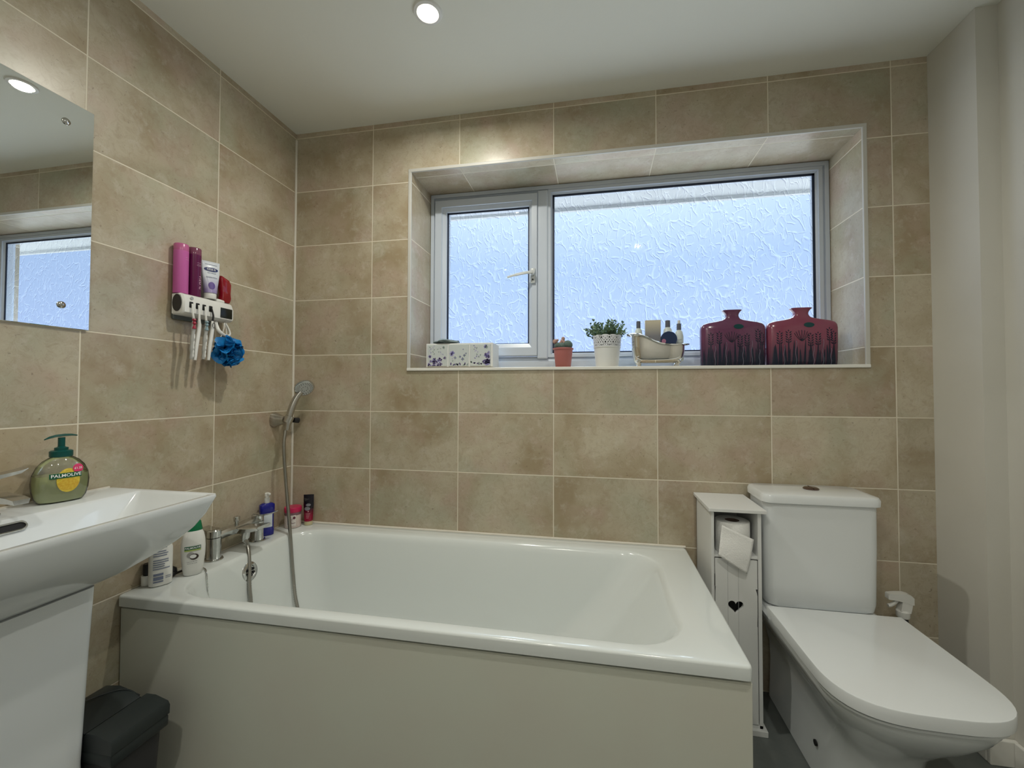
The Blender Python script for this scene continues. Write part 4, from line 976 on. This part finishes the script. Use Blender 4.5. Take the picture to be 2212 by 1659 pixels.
def make_vase(label, x, y, rz_, s, seed, M_vase):
    random.seed(seed)
    t = thing('vase', label, 'vase', (x, y, SZ), (0, 0, rz_), group='vases on the windowsill')
    bm = B(); rings(bm, [vring(a * s, b_, z) for a, b_, z in VP], cap0=True, cap1=True); newob('vase_body', bm, M_vase, t)
    fr = lambda u, v, off=.0007: Vector((u, vfront(u / s, v, off).y, v))
    bm = B()
    def stalk(u, w, h, lean=0):
        V = [];
        for j in range(9):
            f = j / 8; ww = w * (1 - f) ** .7 + .0006; z = .002 + h * f; cu = u + lean * f
            V.append([bm.verts.new(fr(max(-.112, min(.112, cu + q * ww)), z)) for q in (-1, 0, 1)])
        for a, b_ in zip(V, V[1:]):
            for i in range(2): bm.faces.new((a[i], a[i + 1], b_[i + 1], b_[i]))
    def leafm(u, v, ang, l=.008, w=.0015):
        pts = [(0, 0), (l * .4, w), (l, 0), (l * .4, -w)]; c, s_ = math.cos(ang), math.sin(ang)
        vs = [bm.verts.new(fr(max(-.114, min(.114, u + p * c - q * s_)), v + p * s_ + q * c, .0009)) for p, q in pts]; bm.faces.new(vs)
    for k in range(17):
        u = -.105 + k * .0132 + random.uniform(-.003, .003); h = random.uniform(.055, .105)
        stalk(u, random.uniform(.003, .0055), h, random.uniform(-.005, .005))
    for u, h in ((-.085, .118), (-.055, .122), (.020, .108), (.045, .112), (.085, .128), (.10, .115)):
        stalk(u, .003, h - .02)
        for j in range(5):
            v = h - .035 + j * .009
            for sd in (1, -1): leafm(u + sd * .002, v, math.pi / 2 - sd * .8, .013, .0024)
        leafm(u, h + .008, math.pi / 2, .008, .002)
    newob('painted_stalks', bm, M_vd, t)
    bm = B()
    for j in range(7):  # fan head
        a = R(-66 + j * 22); c = Vector((-.010, .088)); pts = []
        for f in (0, .35, .7, 1): pts.append(fr(c.x + math.sin(a) * .028 * f ** .8, c.y + (.006 + .036 * f ** 1.3) * (.55 + .45 * math.cos(a)) + .004 * f, .0010))
        tube(bm, pts, .0009, 4)
    newob('painted_fan', bm, M_vd, t)
    bm = B()
    for u, h in ((-.07, .075), (-.03, .09), (.03, .07), (.062, .095), (.09, .06)):
        tube(bm, [fr(u + .002 * math.sin(f * 9), .004 + h * f, .0012) for f in [i / 8 for i in range(9)]], .0005, 4)
    newob('incised_lines', bm, M_vl, t)
    bm = B(); f_ = lambda u, v: fr(u, v, .0012); c = (.016, .154); V = [bm.verts.new(f_(c[0] + .018 * math.cos(a), c[1] + .0095 * math.sin(a))) for a in [2 * math.pi * i / 20 for i in range(20)]]
    bm.faces.new(V); newob('teal_spot', bm, M_vs, t)
    return t
make_vase('dark pink and navy bottle-shaped vase, the one nearer the silver caddy', 1.8941, .075, R(0), 1.0, 4, M_va)
make_vase('bright pink and navy bottle-shaped vase, the one nearer the right window reveal', 2.1364 + .003, .075, R(0), 1.04, 9, M_vb)

# ============================================================ storage cabinet with toilet roll
t = thing('storage_cabinet', 'narrow white toilet roll cabinet with a heart cut-out door between bath and toilet', 'cabinet', (1.815, -.108, 0))
cx0, cx1 = -.075, .077; cy0, cy1 = -.103, .103
bm = B()
box(bm, cx0, cx0 + .009, cy0, cy1, .018, .705, bev=.0008, seg=1); box(bm, cx1 - .011, cx1, cy0, cy1, .018, .705, bev=.0008, seg=1); box(bm, cx0, cx1, cy1 - .004, cy1, .018, .705)
box(bm, cx0 + .009, cx1 - .011, cy0 + .002, cy1, .555, .562); box(bm, cx0, cx1, cy0 + .0, cy1, .018, .028)
cb_ = newob('cabinet_body', bm, M_wood, t, smooth=False)
bm = B(); box(bm, -.085, .090, -.115, .106, .705, .716, bev=.001, seg=1); newob('cabinet_top', bm, M_wood, t, smooth=False)
bm = B(); box(bm, -.080, .088, -.113, .104, 0, .018, bev=.001, seg=1); newob('plinth', bm, M_wood, t, smooth=False)
# door with heart hole
def heart(n=28, s=.0235):
    out = []
    for i in range(n):
        a = 2 * math.pi * i / n; out.append((s * (16 * math.sin(a) ** 3) / 16, s * (13 * math.cos(a) - 5 * math.cos(2 * a) - 2 * math.cos(3 * a) - math.cos(4 * a)) / 16))
    return out
dx0, dx1, dz0, dz1 = cx0 + .011, cx1 - .014, .031, .551; hc = (-.002, .400)
H_ = heart()
bm = B()
for yy in (cy0 - .0008, cy0 + .009):
    inner = [bm.verts.new((hc[0] + u, yy, hc[1] + v)) for u, v in H_]
    outer = []
    for u, v in H_:
        a = math.atan2(v + .001, u); c, s = math.cos(a), math.sin(a)
        kx = ((dx1 - hc[0]) if c > 0 else (hc[0] - dx0)) / max(abs(c), 1e-6); kz = .06 / max(abs(s), 1e-6); k = min(kx, kz)
        outer.append(bm.verts.new((hc[0] + c * k, yy, hc[1] + s * k)))
    for i in range(len(H_)):
        j = (i + 1) % len(H_); bm.faces.new((inner[i], inner[j], outer[j], outer[i]))
    # corners of the ring region are filled by the upper and lower panels
bm.verts.ensure_lookup_table()
k = len(H_)
for i in range(k):
    j = (i + 1) % k; a = bm.verts[i]; b_ = bm.verts[j]; c = bm.verts[2 * k + j]; d = bm.verts[2 * k + i]
    bm.faces.new((a, b_, c, d))
box(bm, dx0, dx1, cy0 - .0008, cy0 + .009, dz0, hc[1] - .06); box(bm, dx0, dx1, cy0 - .0008, cy0 + .009, hc[1] + .06, dz1)
dr = newob('door', bm, M_wood, t, smooth=False)
bm = B()
for u in (-.026, .006): box(bm, u, u + .0008, cy0 - .0012, cy0 - .0007, dz0, dz1)
newob('plank_groove', bm, mat('groove_grey', (.42, .43, .43), .6), dr, smooth=False)
bm = B(); box(bm, cx0 + .0088, cx0 + .0112, cy0 - .0012, cy0 + .003, .462, .500, bev=.0008); newob('hinge', bm, M_dark, dr)
# dark gap filler: interior is dark because the door closes it
# toilet roll
t = thing('toilet_roll', 'white toilet roll standing upright in the open top niche of the cabinet', 'toilet roll', (1.818, -.163, .5625))
bm = B(); lathe(bm, [(.0225, .0005), (.052, .0), (.0535, .003), (.0535, .100), (.052, .103), (.0225, .103), (.0225, .0005)], 48, cap=False); newob('paper_roll', bm, M_paper, t)
bm = B(); lathe(bm, [(.0223, .001), (.0223, .1025), (.0210, .1025), (.0210, .001)], 32, cap=False); lathe(bm, [(.021, .05), (0, .05)], 24); newob('cardboard_tube', bm, M_card, t)
bm = B()  # loose sheet hanging diagonally in front
nx, nz = 14, 14; V = []
def sheet(u, v):
    # u across 0..1, v down 0..1 : corners matched to the roll front
    tl = Vector((-.047, -.0565, .100)); tr = Vector((.050, -.0545, .058)); bl = Vector((-.062, -.066, .005)); br = Vector((.024, -.068, -.048))
    p = tl * (1 - u) * (1 - v) + tr * u * (1 - v) + bl * (1 - u) * v + br * u * v
    p.y += -.006 * math.sin(math.pi * u) + .002 * math.sin(6 * v + 2 * u); return p
for j in range(nz + 1): V.append([bm.verts.new(sheet(i / nx, j / nz)) for i in range(nx + 1)])
for j in range(nz):
    for i in range(nx): bm.faces.new((V[j][i], V[j][i + 1], V[j + 1][i + 1], V[j + 1][i]))
o = newob('loose_sheet', bm, M_paper, t); md = o.modifiers.new('s', 'SOLIDIFY'); md.thickness = .0008

# ============================================================ toilet
t = thing('toilet', 'white close-coupled toilet with its square-front lid down at the right', 'toilet', (2.085, 0, 0))
TXL, TXR = -.168, .166
bm = B()
rs = [rrect(TXL + .012, TXR - .012, -.168, -.022, .03, .392), rrect(TXL + .006, TXR - .006, -.174, -.02, .032, .398), rrect(TXL + .003, TXR - .003, -.176, -.018, .03, .42), rrect(TXL, TXR, -.177, -.016, .028, .60), rrect(TXL, TXR, -.178, -.015, .028, .730)]
rings(bm, rs, cap0=True, cap1=True); cis = newob('cistern', bm, M_ceram, t)
bm = B()
rings(bm, [rrect(TXL - .004, TXR + .004, -.182, -.012, .026, .731), rrect(TXL - .008, TXR + .008, -.187, -.010, .030, .734), rrect(TXL - .009, TXR + .009, -.188, -.010, .031, .752), rrect(TXL - .005, TXR + .005, -.184, -.012, .030, .760), rrect(TXL + .004, TXR - .004, -.175, -.018, .028, .763)], cap0=True, cap1=True); newob('cistern_lid', bm, M_ceram, t)
bm = B(); lathe(bm, [(.024, .763), (.024, .766), (.020, .769), (0, .770)], 28, c=(.010, -.085, 0)); box(bm, .009, .011, -.107, -.063, .7685, .7705); newob('flush_button', bm, mat('button_bronze', (.22, .16, .14), .2, metal=1), t)
def dring(hw, yb, yf, z, sq=2.5, n=48, taper=1.0):
    """D-shaped ring: straight back, squared-round front (towards -y)"""
    out = []
    ymid = yf + hw * .92
    for i in range(n):
        a = 2 * math.pi * i / n
        if i <= n // 2:   # front half from -x... going round the front
            c, s = math.cos(a), math.sin(a); x = hw * abs(c) ** (2 / sq) * (1 if c >= 0 else -1); y = ymid - (ymid - yf) * abs(s) ** (2 / sq)
        else:
            f = (i - n // 2) / (n / 2); k = f * 3
            if k < 1: x = -hw * (1 - (1 - taper) * k); y = ymid + (yb - ymid) * k
            elif k < 2: x = -hw * taper + 2 * hw * taper * (k - 1); y = yb
            else: x = hw * (taper + (1 - taper) * (k - 2)); y = yb + (ymid - yb) * (k - 2)
        out.append((x, y, z))
    return out
bm = B()
PR = [(.102, -.02, -.470, 0, 2.6), (.106, -.02, -.478, .004, 2.6), (.103, -.02, -.480, .06, 2.6), (.100, -.02, -.485, .14, 2.6), (.103, -.02, -.505, .20, 2.6), (.116, -.02, -.55, .25, 2.6), (.142, -.02, -.60, .30, 2.7), (.166, -.02, -.632, .34, 2.8), (.176, -.02, -.642, .362, 2.9), (.177, -.02, -.644, .374, 3), (.172, -.02, -.639, .378, 3)]
rings(bm, [dring(h_, a, b_, z, s) for h_, a, b_, z, s in PR], cap0=True, cap1=True)
box(bm, TXL + .004, TXR - .004, -.205, -.022, .345, .3905, bev=.012, seg=3)
newob('pan', bm, M_ceram, t)
bm = B(); rings(bm, [dring(.178, -.250, -.648, .377, 3.1), dring(.181, -.243, -.651, .379, 3.1), dring(.1815, -.243, -.6515, .3845, 3.1), dring(.170, -.25, -.640, .3855, 3.1)], cap0=True, cap1=True); newob('seat', bm, M_ceram, t)
bm = B(); rings(bm, [dring(.165, -.24, -.635, .3885, 3.1), dring(.183, -.233, -.655, .3885, 3.1), dring(.1855, -.228, -.6575, .390, 3.1), dring(.1860, -.228, -.658, .417, 3.1), dring(.1850, -.229, -.657, .4193, 3.1), dring(.182, -.232, -.654, .4203, 3.1)], cap0=True, cap1=True); newob('lid', bm, M_ceram, t)
bm = B(); lathe(bm, [(.008, 0), (.008, .004), (0, .004)], 18, M=Matrix.Translation((-.1035, -.345, .10)) @ Euler((0, R(-90), 0)).to_matrix().to_4x4()); newob('fixing_hole', bm, M_dark, t)
# spray bottle behind the toilet
t = thing('spray_bottle', 'tall dark cleaning spray bottle with a white trigger head behind the toilet', 'spray bottle', (2.3642, -.085, 0.0005))
TOP = 0.4327
bm = B(); k = TOP - .075
lathe(bm, [(.036, 0), (.040, .004), (.040, k * .62), (.034, k * .78), (.016, k * .93), (.0135, k - .004)], 28, sy=.75); newob('bottle', bm, mat('bottle_dark', (.012, .016, .022), .3), t)
bm = B(); lathe(bm, [(.017, k - .004), (.0185, k), (.0185, k + .016), (.014, k + .02)], 20)
rings(bm, [[(x, w_, z - h_), (x, w_, z + h_), (x, -w_, z + h_), (x, -w_, z - h_)] for x, z, w_, h_ in ((-.046, TOP - .014, .009, .007), (-.044, TOP - .013, .010, .009), (-.02, TOP - .012, .012, .011), (.004, TOP - .014, .013, .014), (.018, TOP - .018, .013, .015), (.027, TOP - .023, .011, .011))], cap0=True, cap1=True)
rings(bm, [[(x1, w_, z), (x0, w_, z), (x0, -w_, z), (x1, -w_, z)] for z, x0, x1, w_ in ((TOP - .020, -.006, .024, .012), (TOP - .045, -.010, .020, .012), (k + .014, -.014, .016, .013))], cap0=True, cap1=True)
newob('spray_head', bm, M_plw, t)
bm = B(); tube(bm, catmull([(-.014, 0, TOP - .022), (-.024, 0, TOP - .034), (-.036, 0, TOP - .043), (-.043, 0, TOP - .045)], 4), .0060, 8); newob('trigger', bm, M_plw, t)
